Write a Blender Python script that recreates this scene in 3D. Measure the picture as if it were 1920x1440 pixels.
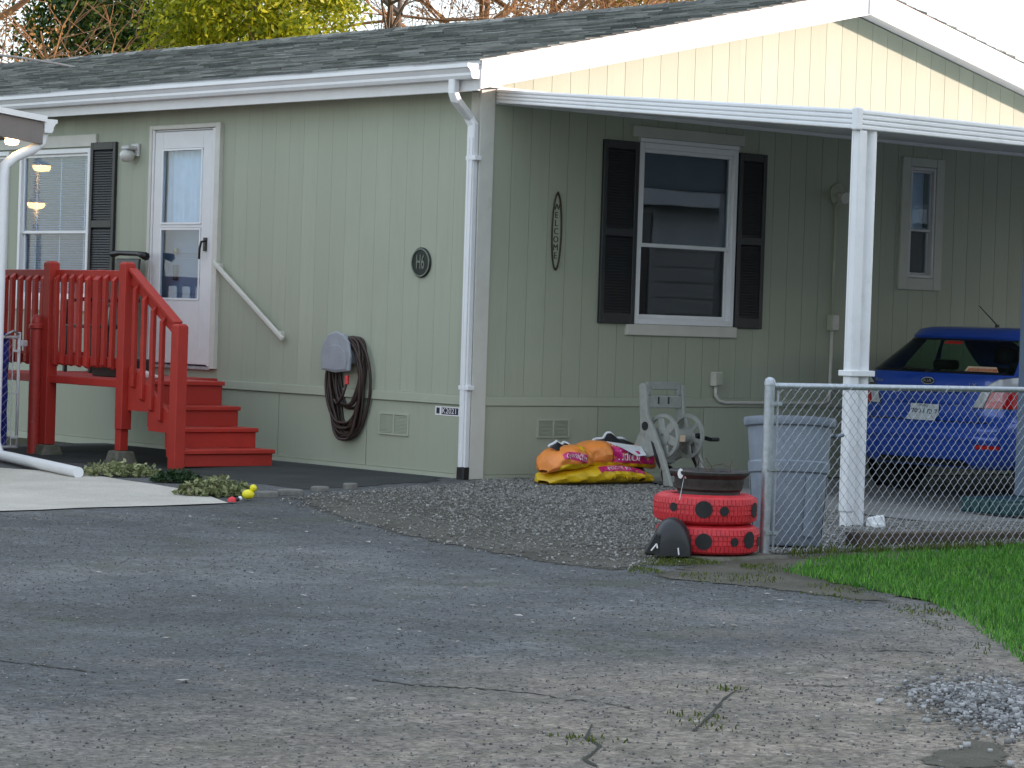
import bpy, bmesh, math, random
import numpy as np
from math import sin, cos, pi, radians, sqrt, hypot
from mathutils import Vector, Matrix
from mathutils.geometry import delaunay_2d_cdt

for o in list(bpy.data.objects): bpy.data.objects.remove(o)
scn = bpy.context.scene
COL = scn.collection
rnd = random.Random(7)

# ------------------------------------------------------------------ camera
YAW, PIT, ROL, FPX = radians(41.1096), radians(-1.3307), radians(1.8845), 5247.77
cf = np.array([sin(YAW)*cos(PIT), cos(YAW)*cos(PIT), sin(PIT)])
_r0 = np.array([cos(YAW), -sin(YAW), 0.]); _u0 = np.cross(_r0, cf)
cr = cos(ROL)*_r0 + sin(ROL)*_u0
cu = -sin(ROL)*_r0 + cos(ROL)*_u0
def ray(x, y): return cf + cr*(x-960)/FPX - cu*(y-720)/FPX
CAM = -ray(880, 899)*22.0
def onx(x, y, X=0.): d = ray(x, y); return CAM + d*(X-CAM[0])/d[0]
def ony(x, y, Y=0.): d = ray(x, y); return CAM + d*(Y-CAM[1])/d[1]
def onz(x, y, Z=0.): d = ray(x, y); return CAM + d*(Z-CAM[2])/d[2]
def at(x, y, t): return CAM + ray(x, y)*t
def sm(t): t = max(0., min(1., t)); return t*t*(3-2*t)
HW, HL = 8.42, 15.0           # house width (along x) and length (along y)
def gz(x, y):                 # the yard falls gently away from the house
    d = hypot(max(-x, 0, x-HW), max(-y, 0, y-HL))
    n = .004*(sin(x*2.1+y*1.3)+sin(x*1.1-y*2.7+1.)+.5*sin(x*5.3+y*4.1))*sm(d/1.5)
    return -0.1*sm(d/5.0)-.125*sm((x-1.3)/2.6)*sm(-y/.7)+n
def ong(x, y, dz=0.):
    z = -.05
    for _ in range(8): p = onz(x, y, z); z = gz(p[0], p[1]) + dz
    return np.array([p[0], p[1], z])
cam = bpy.data.cameras.new('camera'); camo = bpy.data.objects.new('camera', cam); COL.objects.link(camo)
cam.sensor_fit = 'HORIZONTAL'; cam.sensor_width = 36.; cam.lens = 36.*FPX/1920.
cam.clip_start = .1; cam.clip_end = 2000.
camo.matrix_world = Matrix(((cr[0], cu[0], -cf[0], CAM[0]), (cr[1], cu[1], -cf[1], CAM[1]), (cr[2], cu[2], -cf[2], CAM[2]), (0, 0, 0, 1)))
scn.camera = camo

# ------------------------------------------------------------------ sky, sun, exposure
SUN_EL = radians(6.0); SUN_H = np.array([.661, -.750])       # horizontal direction towards the sun
w = bpy.data.worlds.new('World'); scn.world = w; w.use_nodes = True
nt = w.node_tree; bg = nt.nodes['Background']
sky = nt.nodes.new('ShaderNodeTexSky'); sky.sky_type = 'NISHITA'; sky.sun_disc = False
sky.sun_elevation = SUN_EL; sky.sun_rotation = math.atan2(SUN_H[0], SUN_H[1])
sky.air_density = 1.0; sky.dust_density = 1.0; sky.ozone_density = 1.0
hz = nt.nodes.new('ShaderNodeMix'); hz.data_type = 'RGBA'; hz.inputs[0].default_value = .7       # thin white overcast over the clear sky
hz.inputs[7].default_value = (2.35, 2.62, 3.05, 1); nt.links.new(sky.outputs[0], hz.inputs[6]); nt.links.new(hz.outputs[2], bg.inputs[0]); bg.inputs[1].default_value = .15
sl = bpy.data.lights.new('sun', 'SUN'); sl.energy = 2.0; sl.angle = radians(1.5); sl.color = (.80, .625, .56)
so = bpy.data.objects.new('sun', sl); COL.objects.link(so)
sv = Vector((SUN_H[0]*cos(SUN_EL), SUN_H[1]*cos(SUN_EL), sin(SUN_EL)))
so.rotation_euler = sv.to_track_quat('Z', 'Y').to_euler(); so.location = (20, -30, 20)
vs = scn.view_settings; vs.view_transform = 'Standard'; vs.look = 'None'; vs.gamma = 1.; vs.exposure = 1.95
vs.use_curve_mapping = False

# ------------------------------------------------------------------ mesh builder
class MB:
    def __init__(s): s.v = []; s.f = []; s.edge = None
    def add(s, v, f):
        n = len(s.v); s.v += [tuple(map(float, p)) for p in v]; s.f += [tuple(n+i for i in q) for q in f]; return s
    def hexa(s, p):   # 4 bottom, 4 top
        return s.add(p, [(3,2,1,0),(4,5,6,7),(0,1,5,4),(1,2,6,5),(2,3,7,6),(3,0,4,7)])
    def box(s, x0, x1, y0, y1, z0, z1):
        x0, x1 = sorted((x0, x1)); y0, y1 = sorted((y0, y1)); z0, z1 = sorted((z0, z1))
        return s.hexa([(x0,y0,z0),(x1,y0,z0),(x1,y1,z0),(x0,y1,z0),(x0,y0,z1),(x1,y0,z1),(x1,y1,z1),(x0,y1,z1)])
    def tbox(s, T, u0, u1, d0, d1, z0, z1):
        a = T(u0, d0, z0); b = T(u1, d1, z1); return s.box(a[0], b[0], a[1], b[1], a[2], b[2])
    def prism(s, poly, off):
        n = len(poly); off = np.array(off, float); P = [np.array(p, float) for p in poly]
        f = [tuple(range(n-1, -1, -1)), tuple(range(n, 2*n))]
        for i in range(n): j = (i+1) % n; f.append((i, j, n+j, n+i))
        return s.add(P + [p+off for p in P], f)
    def bar(s, a, b, w, h, up=(0, 0, 1)):      # square bar from a to b
        a = np.array(a, float); b = np.array(b, float); d = b-a; d /= np.linalg.norm(d)
        up = np.array(up, float); sd = np.cross(d, up); sd /= np.linalg.norm(sd); up = np.cross(sd, d)
        c = [sd*w/2*i + up*h/2*j for i, j in ((-1,-1),(1,-1),(1,1),(-1,1))]
        return s.hexa([a+k for k in c] + [b+k for k in c])
    def sweep(s, path, sec, closed=False, caps=True, up=None, scale=None):
        P = [np.array(p, float) for p in path]; n = len(P); m = len(sec); fr = []
        T = []
        for i in range(n):
            a = P[(i-1) % n] if (closed or i > 0) else P[i]; b = P[(i+1) % n] if (closed or i < n-1) else P[i]
            t = b-a; T.append(t/(np.linalg.norm(t)+1e-12))
        ref = np.array(up if up is not None else ((0, 0, 1) if abs(T[0][2]) < .9 else (1, 0, 0)), float)
        N = ref - T[0]*(ref@T[0]); N /= np.linalg.norm(N)
        vv = []
        for i in range(n):
            N = N - T[i]*(N@T[i]); N /= (np.linalg.norm(N)+1e-12); B = np.cross(T[i], N)
            k = 1. if scale is None else scale[i]
            vv += [P[i] + N*(a*k) + B*(b*k) for a, b in sec]
        ff = []
        for i in range(n if closed else n-1):
            j = (i+1) % n
            for q in range(m): r_ = (q+1) % m; ff.append((i*m+q, i*m+r_, j*m+r_, j*m+q))
        if caps and not closed: ff += [tuple(range(m-1, -1, -1)), tuple((n-1)*m+q for q in range(m))]
        return s.add(vv, ff)
    def tube(s, path, r, n=8, closed=False, caps=True, scale=None):
        return s.sweep(path, [(r*cos(2*pi*k/n), r*sin(2*pi*k/n)) for k in range(n)], closed, caps, None, scale)
    def lathe(s, prof, c=(0, 0, 0), n=28, ax=2, cap=True):
        c = np.array(c, float); vv = []; m = len(prof)
        for k in range(n):
            a = 2*pi*k/n
            for r_, z in prof:
                q = [r_*cos(a), r_*sin(a), z]
                if ax == 0: q = [q[2], q[0], q[1]]
                if ax == 1: q = [q[0], q[2], q[1]]
                vv.append(c + np.array(q))
        ff = []
        for k in range(n):
            j = (k+1) % n
            for i in range(m-1): ff.append((k*m+i, j*m+i, j*m+i+1, k*m+i+1))
        if cap:
            if prof[0][0] > 1e-6: ff.append(tuple(k*m for k in range(n-1, -1, -1)))
            if prof[-1][0] > 1e-6: ff.append(tuple(k*m+m-1 for k in range(n)))
        return s.add(vv, ff)
    def grid(s, fn, nu, nv, cu_=False):
        vv = [fn(i/(nu if cu_ else nu), j/nv) for i in range(nu if cu_ else nu+1) for j in range(nv+1)]
        W = nv+1; ff = []
        for i in range(nu):
            i2 = (i+1) % nu if cu_ else i+1
            for j in range(nv): ff.append((i*W+j, i2*W+j, i2*W+j+1, i*W+j+1))
        return s.add(vv, ff)
    def patch(s, poly, fn, step=.05, edge=0.):          # polygon in a (u,v) plane, refined and laid on fn(u,v)
        B = []; n = len(poly)
        for i in range(n):
            a = np.array(poly[i], float); b = np.array(poly[(i+1) % n], float); k = max(1, int(np.linalg.norm(b-a)/step))
            B += [a + (b-a)*q/k for q in range(k)]
        A = np.array(poly, float); lo = A.min(0); hi = A.max(0)
        def inside(p):
            c = False; j = n-1
            for i in range(n):
                if (A[i][1] > p[1]) != (A[j][1] > p[1]) and p[0] < (A[j][0]-A[i][0])*(p[1]-A[i][1])/(A[j][1]-A[i][1])+A[i][0]: c = not c
                j = i
            return c
        pts = [Vector(b) for b in B]; ed = [(i, (i+1) % len(B)) for i in range(len(B))]
        nx = int((hi[0]-lo[0])/step); ny = int((hi[1]-lo[1])/step)
        Bn = np.array(B)
        for i in range(1, nx+1):
            for j in range(1, ny+1):
                p = (lo[0]+i*step, lo[1]+j*step)
                if inside(p) and np.min(np.hypot(Bn[:, 0]-p[0], Bn[:, 1]-p[1])) > step*.45: pts.append(Vector(p))
        r_ = delaunay_2d_cdt(pts, ed, [], 1, 1e-6)
        if edge: s.edge = [float(min(1., np.min(np.hypot(Bn[:, 0]-q.x, Bn[:, 1]-q.y))/edge)) for q in r_[0]]
        return s.add([fn(q.x, q.y) for q in r_[0]], [tuple(q) for q in r_[2]])
    def build(s, name, mat, parent=None, smooth=False, bevel=0., kind=None, label=None, seg=1):
        V = np.array(s.v); c = (V.min(0)+V.max(0))/2
        if parent is None: c = np.array([c[0], c[1], V[:, 2].min()])
        me = bpy.data.meshes.new(name); me.from_pydata([tuple(p) for p in (V-c)], [], s.f)
        if smooth is True: me.shade_smooth()
        elif smooth: me.shade_smooth(); me.set_sharp_from_angle(angle=radians(smooth))
        me.materials.append(M[mat] if isinstance(mat, str) else mat)
        if s.edge: me.attributes.new('edge', 'FLOAT', 'POINT').data.foreach_set('value', s.edge)
        o = bpy.data.objects.new(name, me); COL.objects.link(o)
        if parent is not None: o.parent = parent; o.location = tuple(c - WL[parent.name])
        else: o.location = tuple(c)
        WL[o.name] = c
        if bevel > 0:
            b = o.modifiers.new('bevel', 'BEVEL'); b.width = bevel; b.segments = seg; b.limit_method = 'ANGLE'; b.angle_limit = radians(40)
            b.harden_normals = False
        if kind: o['kind'] = kind
        if label: o['label'] = label
        return o
WL = {}
def thing(name, label, cat, loc=(0, 0, 0), group=None):
    o = bpy.data.objects.new(name, None); COL.objects.link(o); o.location = tuple(loc); o.empty_display_size = .1
    WL[o.name] = np.array(loc, float); tag(o, label, cat, group); return o
def tag(o, label=None, cat=None, group=None, kind=None):
    if label: o['label'] = label
    if cat: o['category'] = cat
    if group: o['group'] = group
    if kind: o['kind'] = kind
    return o
def structure(o): o['kind'] = 'structure'; return o
def raw(name, V, F, mat, parent=None, kind=None):        # numpy verts / equal-sized faces, for masses
    F = np.asarray(F, np.int32); k = F.shape[1]; me = bpy.data.meshes.new(name)
    c = np.array([(V[:, 0].min()+V[:, 0].max())/2, (V[:, 1].min()+V[:, 1].max())/2, V[:, 2].min()])
    V = V-c
    me.vertices.add(len(V)); me.vertices.foreach_set('co', V.astype(np.float32).ravel())
    me.loops.add(F.size); me.loops.foreach_set('vertex_index', F.ravel())
    me.polygons.add(len(F)); me.polygons.foreach_set('loop_start', np.arange(len(F), dtype=np.int32)*k)
    me.update(calc_edges=True); me.validate()
    me.materials.append(M[mat]); o = bpy.data.objects.new(name, me); COL.objects.link(o)
    if parent is not None: o.parent = parent; o.location = tuple(c-WL[parent.name])
    else: o.location = tuple(c)
    WL[o.name] = c
    if kind: o['kind'] = kind
    return o
def text(s, size, name, mat, parent, fn, width=None, ext=.0):    # flat lettering laid on fn(u,v,lift)
    cu_ = bpy.data.curves.new('t', 'FONT'); cu_.body = s; cu_.size = size; cu_.align_x = 'CENTER'; cu_.align_y = 'CENTER'; cu_.extrude = ext; cu_.resolution_u = 3
    to = bpy.data.objects.new('t', cu_); COL.objects.link(to)
    dg = bpy.context.evaluated_depsgraph_get(); dg.update()
    me = bpy.data.meshes.new_from_object(to.evaluated_get(dg))
    vv = np.array([v.co[:] for v in me.vertices]); ff = [tuple(p.vertices) for p in me.polygons]
    bpy.data.objects.remove(to); bpy.data.curves.remove(cu_); bpy.data.meshes.remove(me)
    if width: vv[:, 0] *= width/(vv[:, 0].max()-vv[:, 0].min())
    m = MB(); m.add([fn(p[0], p[1], p[2]) for p in vv], ff); return m.build(name, mat, parent)
def TX(u, d, z): return (-d, u, z)      # left wall: u along +y, d out of the wall
def TY(u, d, z): return (u, -d, z)      # right wall: u along +x, d out of the wall

# ------------------------------------------------------------------ materials
M = {}
def S(r, g, b):
    f = lambda c: (c/255/12.92 if c/255 <= .04045 else ((c/255+.055)/1.055)**2.4); return (f(r), f(g), f(b))
class NT:
    def __init__(s, name):
        s.m = bpy.data.materials.new(name); s.m.use_nodes = True; s.t = s.m.node_tree; s.b = s.t.nodes['Principled BSDF']; M[name] = s.m
        s.out = s.t.nodes['Material Output']
    def n(s, ty, **k):
        q = s.t.nodes.new('ShaderNode'+ty)
        for a, b in k.items(): setattr(q, a, b)
        return q
    def l(s, a, b): s.t.links.new(a, b)
    def pos(s): return s.n('NewGeometry').outputs['Position']
    def noise(s, sc, det=4, rough=.6, vec=None, stretch=None, dist=0.):
        q = s.n('TexNoise'); q.inputs['Scale'].default_value = sc; q.inputs['Detail'].default_value = det; q.inputs['Roughness'].default_value = rough
        q.inputs['Distortion'].default_value = dist
        v = vec or s.pos()
        if stretch:
            mp = s.n('Mapping'); mp.inputs['Scale'].default_value = stretch; s.l(v, mp.inputs['Vector']); v = mp.outputs[0]
        s.l(v, q.inputs['Vector']); return q.outputs['Fac']
    def ramp(s, fac, stops):
        q = s.n('ValToRGB'); e = q.color_ramp.elements
        while len(e) < len(stops): e.new(.5)
        for k, (p, c) in zip(e, stops): k.position = p; k.color = (c, c, c, 1) if isinstance(c, (int, float)) else (*c, 1)
        s.l(fac, q.inputs['Fac']); return q.outputs['Color']
    def mix(s, a, b, fac, mode='MIX'):
        q = s.n('Mix', data_type='RGBA', blend_type=mode)
        for sock, v in ((q.inputs[0], fac), (q.inputs[6], a), (q.inputs[7], b)):
            if isinstance(v, (int, float)): sock.default_value = v
            elif isinstance(v, tuple): sock.default_value = (*v, 1)
            else: s.l(v, sock)
        return q.outputs[2]
    def math(s, op, a, b=0.):
        q = s.n('Math', operation=op)
        for i, v in enumerate((a, b)):
            if isinstance(v, (int, float)): q.inputs[i].default_value = v
            else: s.l(v, q.inputs[i])
        return q.outputs[0]
    def color(s, c):
        if isinstance(c, tuple): s.b.inputs['Base Color'].default_value = (*c, 1)
        else: s.l(c, s.b.inputs['Base Color'])
    def bump(s, h, strength=.3, dist=.01):
        q = s.n('Bump'); q.inputs['Strength'].default_value = strength; q.inputs['Distance'].default_value = dist
        s.l(h, q.inputs['Height']); s.l(q.outputs[0], s.b.inputs['Normal'])
    def set(s, **k):
        for a, v in k.items():
            i = s.b.inputs[{'rough': 'Roughness', 'metal': 'Metallic', 'spec': 'Specular IOR Level', 'coat': 'Coat Weight', 'sheen': 'Sheen Weight'}[a]]
            if isinstance(v, (int, float)): i.default_value = v
            else: s.l(v, i)
        return s
    def rnd_obj(s): return s.n('ObjectInfo').outputs['Random']
    def rnd_isl(s): return s.n('NewGeometry').outputs['Random Per Island']
def simple(name, c, rough=.5, var=.12, sc=6., bump=0., bsc=60., metal=0., spec=.5, coat=0., grime=None, objvar=0.):
    t = NT(name); k = tuple(x*(1-var) for x in c); h = tuple(min(1., x*(1+var)) for x in c)
    col = t.ramp(t.noise(sc, 5, .65), [(.3, k), (.7, h)])
    if grime:   # (colour, scale, low, high)
        col = t.mix(col, grime[0], t.ramp(t.noise(grime[1], 6, .7), [(grime[2], 0.), (grime[3], 1.)]))
    if objvar: col = t.mix(col, tuple(x*(1-objvar) for x in c), t.rnd_obj())
    t.color(col); t.set(rough=rough, metal=metal, spec=spec, coat=coat)
    if bump: t.bump(t.noise(bsc, 4, .6), bump, .01)
    return t
def siding(name, c):
    t = NT(name)
    g = t.noise(9., 6, .7, stretch=(6, 6, .35)); big = t.noise(.7, 4, .6)
    col = t.ramp(big, [(.3, tuple(x*.9 for x in c)), (.7, tuple(x*1.07 for x in c))])
    col = t.mix(col, tuple(x*.82 for x in c), t.ramp(g, [(.5, 0.), (.85, .7)]))
    col = t.mix(col, tuple(x*.93 for x in c), t.rnd_obj())
    # splash-back dirt near the foot of the wall and rain streaks
    col = t.mix(col, (.16, .15, .11), t.math('MULTIPLY', t.ramp(t.noise(3., 6, .75, stretch=(3, 3, .25)), [(.52, 0.), (.8, 1.)]), .16))
    t.color(col); t.set(rough=.62, spec=.35)
    t.bump(t.noise(22., 5, .65, stretch=(5, 5, .3)), .22, .004); return t
SAGE = (.392, .42, .325)
siding('sage_siding', SAGE); siding('sage_skirt', tuple(x*.98 for x in SAGE))
simple('sage_trim', tuple(x*1.02 for x in SAGE), .6, .06, 4., .1)
simple('grey_trim', (.47, .485, .42), .55, .06, 5., .08, 50)
simple('pale_trim', (.60, .59, .53), .55, .06, 5., .08, 50, grime=((.40, .38, .33), 4., .6, .9))
simple('white_paint', (.72, .72, .72), .45, .04, 5., .04, 40, grime=((.55, .53, .48), 3., .62, .95))
simple('white_metal', (.78, .79, .80), .38, .04, 4., .03, 30, grime=((.52, .52, .50), 2.5, .60, .95))
simple('white_vinyl', (.80, .81, .82), .35, .03, 6.)
simple('grey_frame', (.56, .56, .55), .4, .05)
simple('shutter_black', (.018, .020, .022), .45, .2, 8.)
simple('red_paint', (.46, .032, .020), .55, .16, 7., .12, 45, grime=((.20, .016, .014), 5., .58, .85), objvar=.2)
simple('red_post', (.36, .030, .022), .5, .2, 9., .2, 40, grime=((.50, .22, .16), 14., .66, .74))
simple('pier_stone', (.12, .115, .09), .9, .3, 14., .5, 40, grime=((.05, .07, .02), 6., .5, .7))
simple('taupe_board', (.20, .175, .165), .6, .08, 6., .1)
simple('beige_wall', (.50, .47, .41), .6, .06, 6., .1)
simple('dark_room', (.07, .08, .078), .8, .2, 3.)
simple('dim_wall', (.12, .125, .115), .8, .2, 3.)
simple('curtain', (.72, .74, .78), .8, .06, 9., .2, 20)
simple('inner_door', (.20, .235, .29), .5, .05, 4.)
simple('blind', (.55, .64, .76), .5, .06, 8.)
simple('black_plastic', (.014, .015, .017), .42, .3, 12.)
simple('black_metal', (.012, .013, .013), .4, .3, 20.)
simple('grey_plastic', (.30, .32, .35), .5, .1, 12.)
simple('reel_plastic', (.30, .31, .285), .5, .14, 14., .1, 50, grime=((.10, .10, .08), 9., .6, .85))
simple('can_plastic', (.20, .235, .285), .5, .16, 8., .12, 50, grime=((.25, .28, .31), 7., .6, .8))
simple('galvanised', (.42, .45, .48), .42, .2, 30., .1, 90, metal=.7)
simple('tyre_red', (.58, .03, .04), .5, .16, 16., .2, 70, grime=((.20, .02, .02), 12., .6, .8))
simple('spot_black', (.012, .013, .013), .7, .3, 30.)
simple('rim_metal', (.040, .037, .033), .6, .4, 20., .2, 60, metal=.2, grime=((.10, .06, .04), 14., .6, .75))
simple('soil', (.028, .022, .016), .95, .5, 40., .8, 60)
simple('hose_brown', (.036, .020, .015), .5, .35, 20.)
simple('bag_orange', (.80, .26, .05), .35, .14, 9., .5, 22)
simple('bag_yellow', (.80, .52, .015), .35, .12, 9., .5, 22)
simple('bag_magenta', (.55, .015, .16), .35, .1, 9.)
simple('bag_white', (.75, .76, .78), .5, .06, 9., .3, 30)
simple('ink_brown', (.10, .04, .01), .5, .1)
simple('ink_white', (.82, .80, .78), .5, .05)
simple('plaque_green', (.012, .022, .018), .4, .2, 20.)
simple('plaque_bronze', (.20, .23, .19), .4, .2, 30., metal=.3)
simple('bronze_iron', (.055, .045, .025), .5, .3, 30., metal=.5)
simple('ink_navy', (.015, .02, .05), .5, .1)
simple('timber', (.085, .062, .042), .85, .35, 12., .5, 30, grime=((.04, .05, .02), 5., .55, .7))
simple('teal_plastic', (.012, .06, .065), .4, .2, 10.)
simple('cabinet_blue', (.145, .19, .27), .55, .06, 6.)
simple('tarp_blue', (.012, .018, .23), .4, .2, 8., .4, 14)
simple('toy_red', (.65, .02, .03), .35, .05)
simple('toy_yellow', (.80, .70, .02), .35, .05)
simple('pink_tag', (.70, .33, .33), .5, .1, 30.)
simple('stone_edge', (.16, .155, .14), .9, .25, 15., .5, 40)
simple('brass', (.30, .22, .10), .35, .1, metal=.8)
simple('lamp_glass', (.62, .62, .58), .25, .05)
simple('car_glass_trim', (.01, .01, .011), .3, .1)
simple('rubber', (.016, .016, .016), .75, .3, 40., .3, 90)
simple('alloy', (.32, .33, .34), .35, .1, metal=.8)
simple('seat_cloth', (.014, .014, .016), .85, .2)
simple('chrome', (.70, .72, .74), .15, .03, metal=.9)
simple('plate', (.62, .66, .70), .45, .1, 30.)
simple('plate_green', (.03, .25, .22), .5, .1)
simple('card_orange', (.62, .16, .06), .6, .15, 30.)
simple('card_cream', (.72, .55, .38), .6, .1, 30.)
simple('bark_grey', (.13, .10, .075), .9, .3, 6., .5, 20)
simple('bark_warm', (.26, .14, .065), .9, .3, 6., .4, 20)
simple('white_brick', (.78, .80, .80), .5, .08, 20.)
simple('cable', (.30, .26, .24), .6, .1)

def carpaint():
    t = NT('car_blue'); t.color(t.ramp(t.noise(3, 4), [(.3, (.012, .066, .42)), (.7, (.015, .08, .48))]))
    t.set(rough=.35, metal=.15, coat=1.); t.b.inputs['Coat Roughness'].default_value = .05
carpaint()
def lens(name, c, rough=.12):
    t = NT(name); t.color(c); t.set(rough=rough, coat=1.)
lens('lens_red', (.52, .010, .014)); lens('lens_pink', (.72, .25, .27)); lens('lens_clear', (.55, .57, .60)); lens('lens_dark', (.10, .10, .11))
def glass(name, tint, refl=1.):
    t = NT(name); nd = t.t.nodes; nd.remove(t.b)
    tr = t.n('BsdfTransparent'); tr.inputs[0].default_value = (*tint, 1)
    gl = t.n('BsdfGlossy'); gl.inputs['Roughness'].default_value = .015; gl.inputs[0].default_value = (.95, .97, 1, 1)
    wv = t.n('Bump'); wv.inputs['Strength'].default_value = .03; wv.inputs['Distance'].default_value = .02
    t.l(t.noise(1.6, 2), wv.inputs['Height']); t.l(wv.outputs[0], gl.inputs['Normal'])
    ge = t.n('NewGeometry'); dp_ = t.n('VectorMath', operation='DOT_PRODUCT'); t.l(ge.outputs['Normal'], dp_.inputs[0]); t.l(ge.outputs['Incoming'], dp_.inputs[1])
    fz = t.math('ADD', t.math('MULTIPLY', t.math('POWER', t.math('SUBTRACT', 1., t.math('ABSOLUTE', dp_.outputs['Value'])), 5.), .96), .04)   # Schlick
    mx = t.n('MixShader'); t.l(t.math('MULTIPLY', fz, refl), mx.inputs[0]); t.l(tr.outputs[0], mx.inputs[1]); t.l(gl.outputs[0], mx.inputs[2]); t.l(mx.outputs[0], t.out.inputs[0])
glass('glass', (.84, .92, .98), 1.2); glass('glass_screen', (.55, .58, .58), 1.); glass('car_glass', (.42, .56, .48), .9)
def emit(name, c, e):
    t = NT(name); t.color(c); t.b.inputs['Emission Color'].default_value = (*c, 1); t.b.inputs['Emission Strength'].default_value = e
emit('lamp_lit', (1., .62, .28), 4.)

def leafmat(name, stops, rough=.5, trans=.25):
    t = NT(name); c = t.ramp(t.rnd_isl(), stops); t.color(c); t.set(rough=rough, spec=.3)
    tl = t.n('BsdfTranslucent'); t.l(c, tl.inputs[0]); mx = t.n('MixShader'); mx.inputs[0].default_value = trans
    t.l(t.b.outputs[0], mx.inputs[1]); t.l(tl.outputs[0], mx.inputs[2]); t.l(mx.outputs[0], t.out.inputs[0])
leafmat('leaf_laurel', [(0., (.10, .15, .010)), (.5, (.34, .38, .02)), (1., (.60, .56, .035))], .45, .45)
leafmat('leaf_dark', [(0., (.014, .05, .02)), (.6, (.05, .11, .02)), (1., (.26, .27, .025))])
leafmat('leaf_gold', [(0., (.14, .09, .01)), (.6, (.32, .22, .02)), (1., (.48, .32, .03))])
leafmat('leaf_brown', [(0., (.16, .08, .03)), (1., (.42, .24, .08))])
leafmat('grass', [(0., (.035, .13, .016)), (.6, (.08, .26, .028)), (1., (.19, .40, .06))])
leafmat('moss', [(0., (.04, .06, .006)), (.6, (.08, .11, .010)), (1., (.14, .17, .03))])
leafmat('leaf_vinca', [(0., (.10, .13, .05)), (.6, (.26, .28, .13)), (1., (.45, .45, .26))], .5, .15)
leafmat('leaf_shrub', [(0., (.015, .04, .018)), (1., (.05, .09, .03))], .5, .15)
leafmat('litter', [(0., (.06, .05, .035)), (.5, (.20, .17, .13)), (1., (.48, .46, .42))], .8, .05)
def stonemat(name, stops):
    t = NT(name); c = t.ramp(t.rnd_isl(), stops); t.color(t.mix(c, (.05, .045, .035), t.ramp(t.noise(9, 4), [(.5, 0.), (.8, .5)]))); t.set(rough=.85)
stonemat('gravel', [(0., (.10, .098, .09)), (.5, (.20, .198, .182)), (.88, (.29, .285, .265)), (1., (.46, .45, .42))])
stonemat('grit', [(0., (.08, .08, .08)), (.5, (.15, .15, .15)), (.9, (.22, .215, .205)), (1., (.36, .355, .34))])
stonemat('gravel_pale', [(0., (.10, .10, .10)), (.5, (.22, .22, .22)), (1., (.46, .46, .46))])
def shingle():
    t = NT('shingle'); c = t.ramp(t.rnd_isl(), [(0., (.085, .09, .085)), (.5, (.165, .172, .16)), (1., (.29, .295, .27))])
    c = t.mix(c, (.04, .05, .03), t.ramp(t.noise(1.5, 6, .7), [(.5, 0.), (.75, .7)])); c = t.mix(c, (.20, .20, .17), t.ramp(t.noise(11., 6, .85), [(.54, 0.), (.68, .8)]))
    t.color(c); t.set(rough=.95, spec=.1); t.bump(t.noise(60, 4), .6, .01)
shingle()
def asphalt():
    t = NT('asphalt'); p = t.pos(); sx = t.n('SeparateXYZ'); t.l(p, sx.inputs[0])
    fine = t.noise(38, 4, .75); mid = t.noise(9, 5, .7); big = t.noise(.55, 4, .6, dist=.6)
    col = t.ramp(big, [(.3, (.060, .063, .064)), (.55, (.098, .102, .104)), (.75, (.145, .147, .145))])
    # an older, sandier patch towards the road: side of a line in plan, edge broken by noise
    ln = t.math('ADD', t.math('MULTIPLY', sx.outputs[0], OLD[0]), t.math('MULTIPLY', sx.outputs[1], OLD[1]))
    ln = t.math('ADD', ln, t.math('MULTIPLY', t.math('SUBTRACT', t.noise(.8, 6, .7), .5), 5.))
    old = t.ramp(t.math('ADD', t.math('MULTIPLY', t.math('SUBTRACT', OLD[2], ln), .28), .45), [(0., 0.), (1., 1.)])
    col = t.mix(col, t.ramp(mid, [(.3, (.22, .178, .132)), (.7, (.36, .30, .228))]), t.math('MULTIPLY', old, .78))
    col = t.mix(col, t.ramp(fine, [(.28, .06), (.5, .5), (.72, 1.)]), .8, 'OVERLAY')
    col = t.mix(col, t.ramp(t.noise(4.5, 7, .8), [(.3, .12), (.7, .88)]), .4, 'OVERLAY')
    col = t.mix(col, (.30, .29, .27), t.ramp(t.noise(90, 2, .5), [(.66, 0.), (.74, .8)]))
    col = t.mix(col, (.035, .035, .032), t.ramp(t.noise(60, 4, .7), [(.60, 0.), (.75, .45)]))
    col = t.mix(col, (.055, .065, .035), t.math('MULTIPLY', t.ramp(t.noise(1.1, 6, .75), [(.52, 0.), (.72, .8)]), .9))
    t.color(col); t.set(rough=.88, spec=.3); t.bump(t.math('ADD', fine, t.math('MULTIPLY', mid, 1.5)), .8, .012)
OLD = (.753, .657, -12.3)        # plan line: x*.753 + y*.657 < -12.3 is the older surface
_a = ong(450, 1390); _b = ong(1700, 1215); _n = np.array([-(_b-_a)[1], (_b-_a)[0]]); _n /= np.linalg.norm(_n)
if _n@np.array([cf[0], cf[1]]) < 0: _n = -_n
OLD = (float(_n[0]), float(_n[1]), float(_n@_a[:2]))
asphalt()
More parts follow.
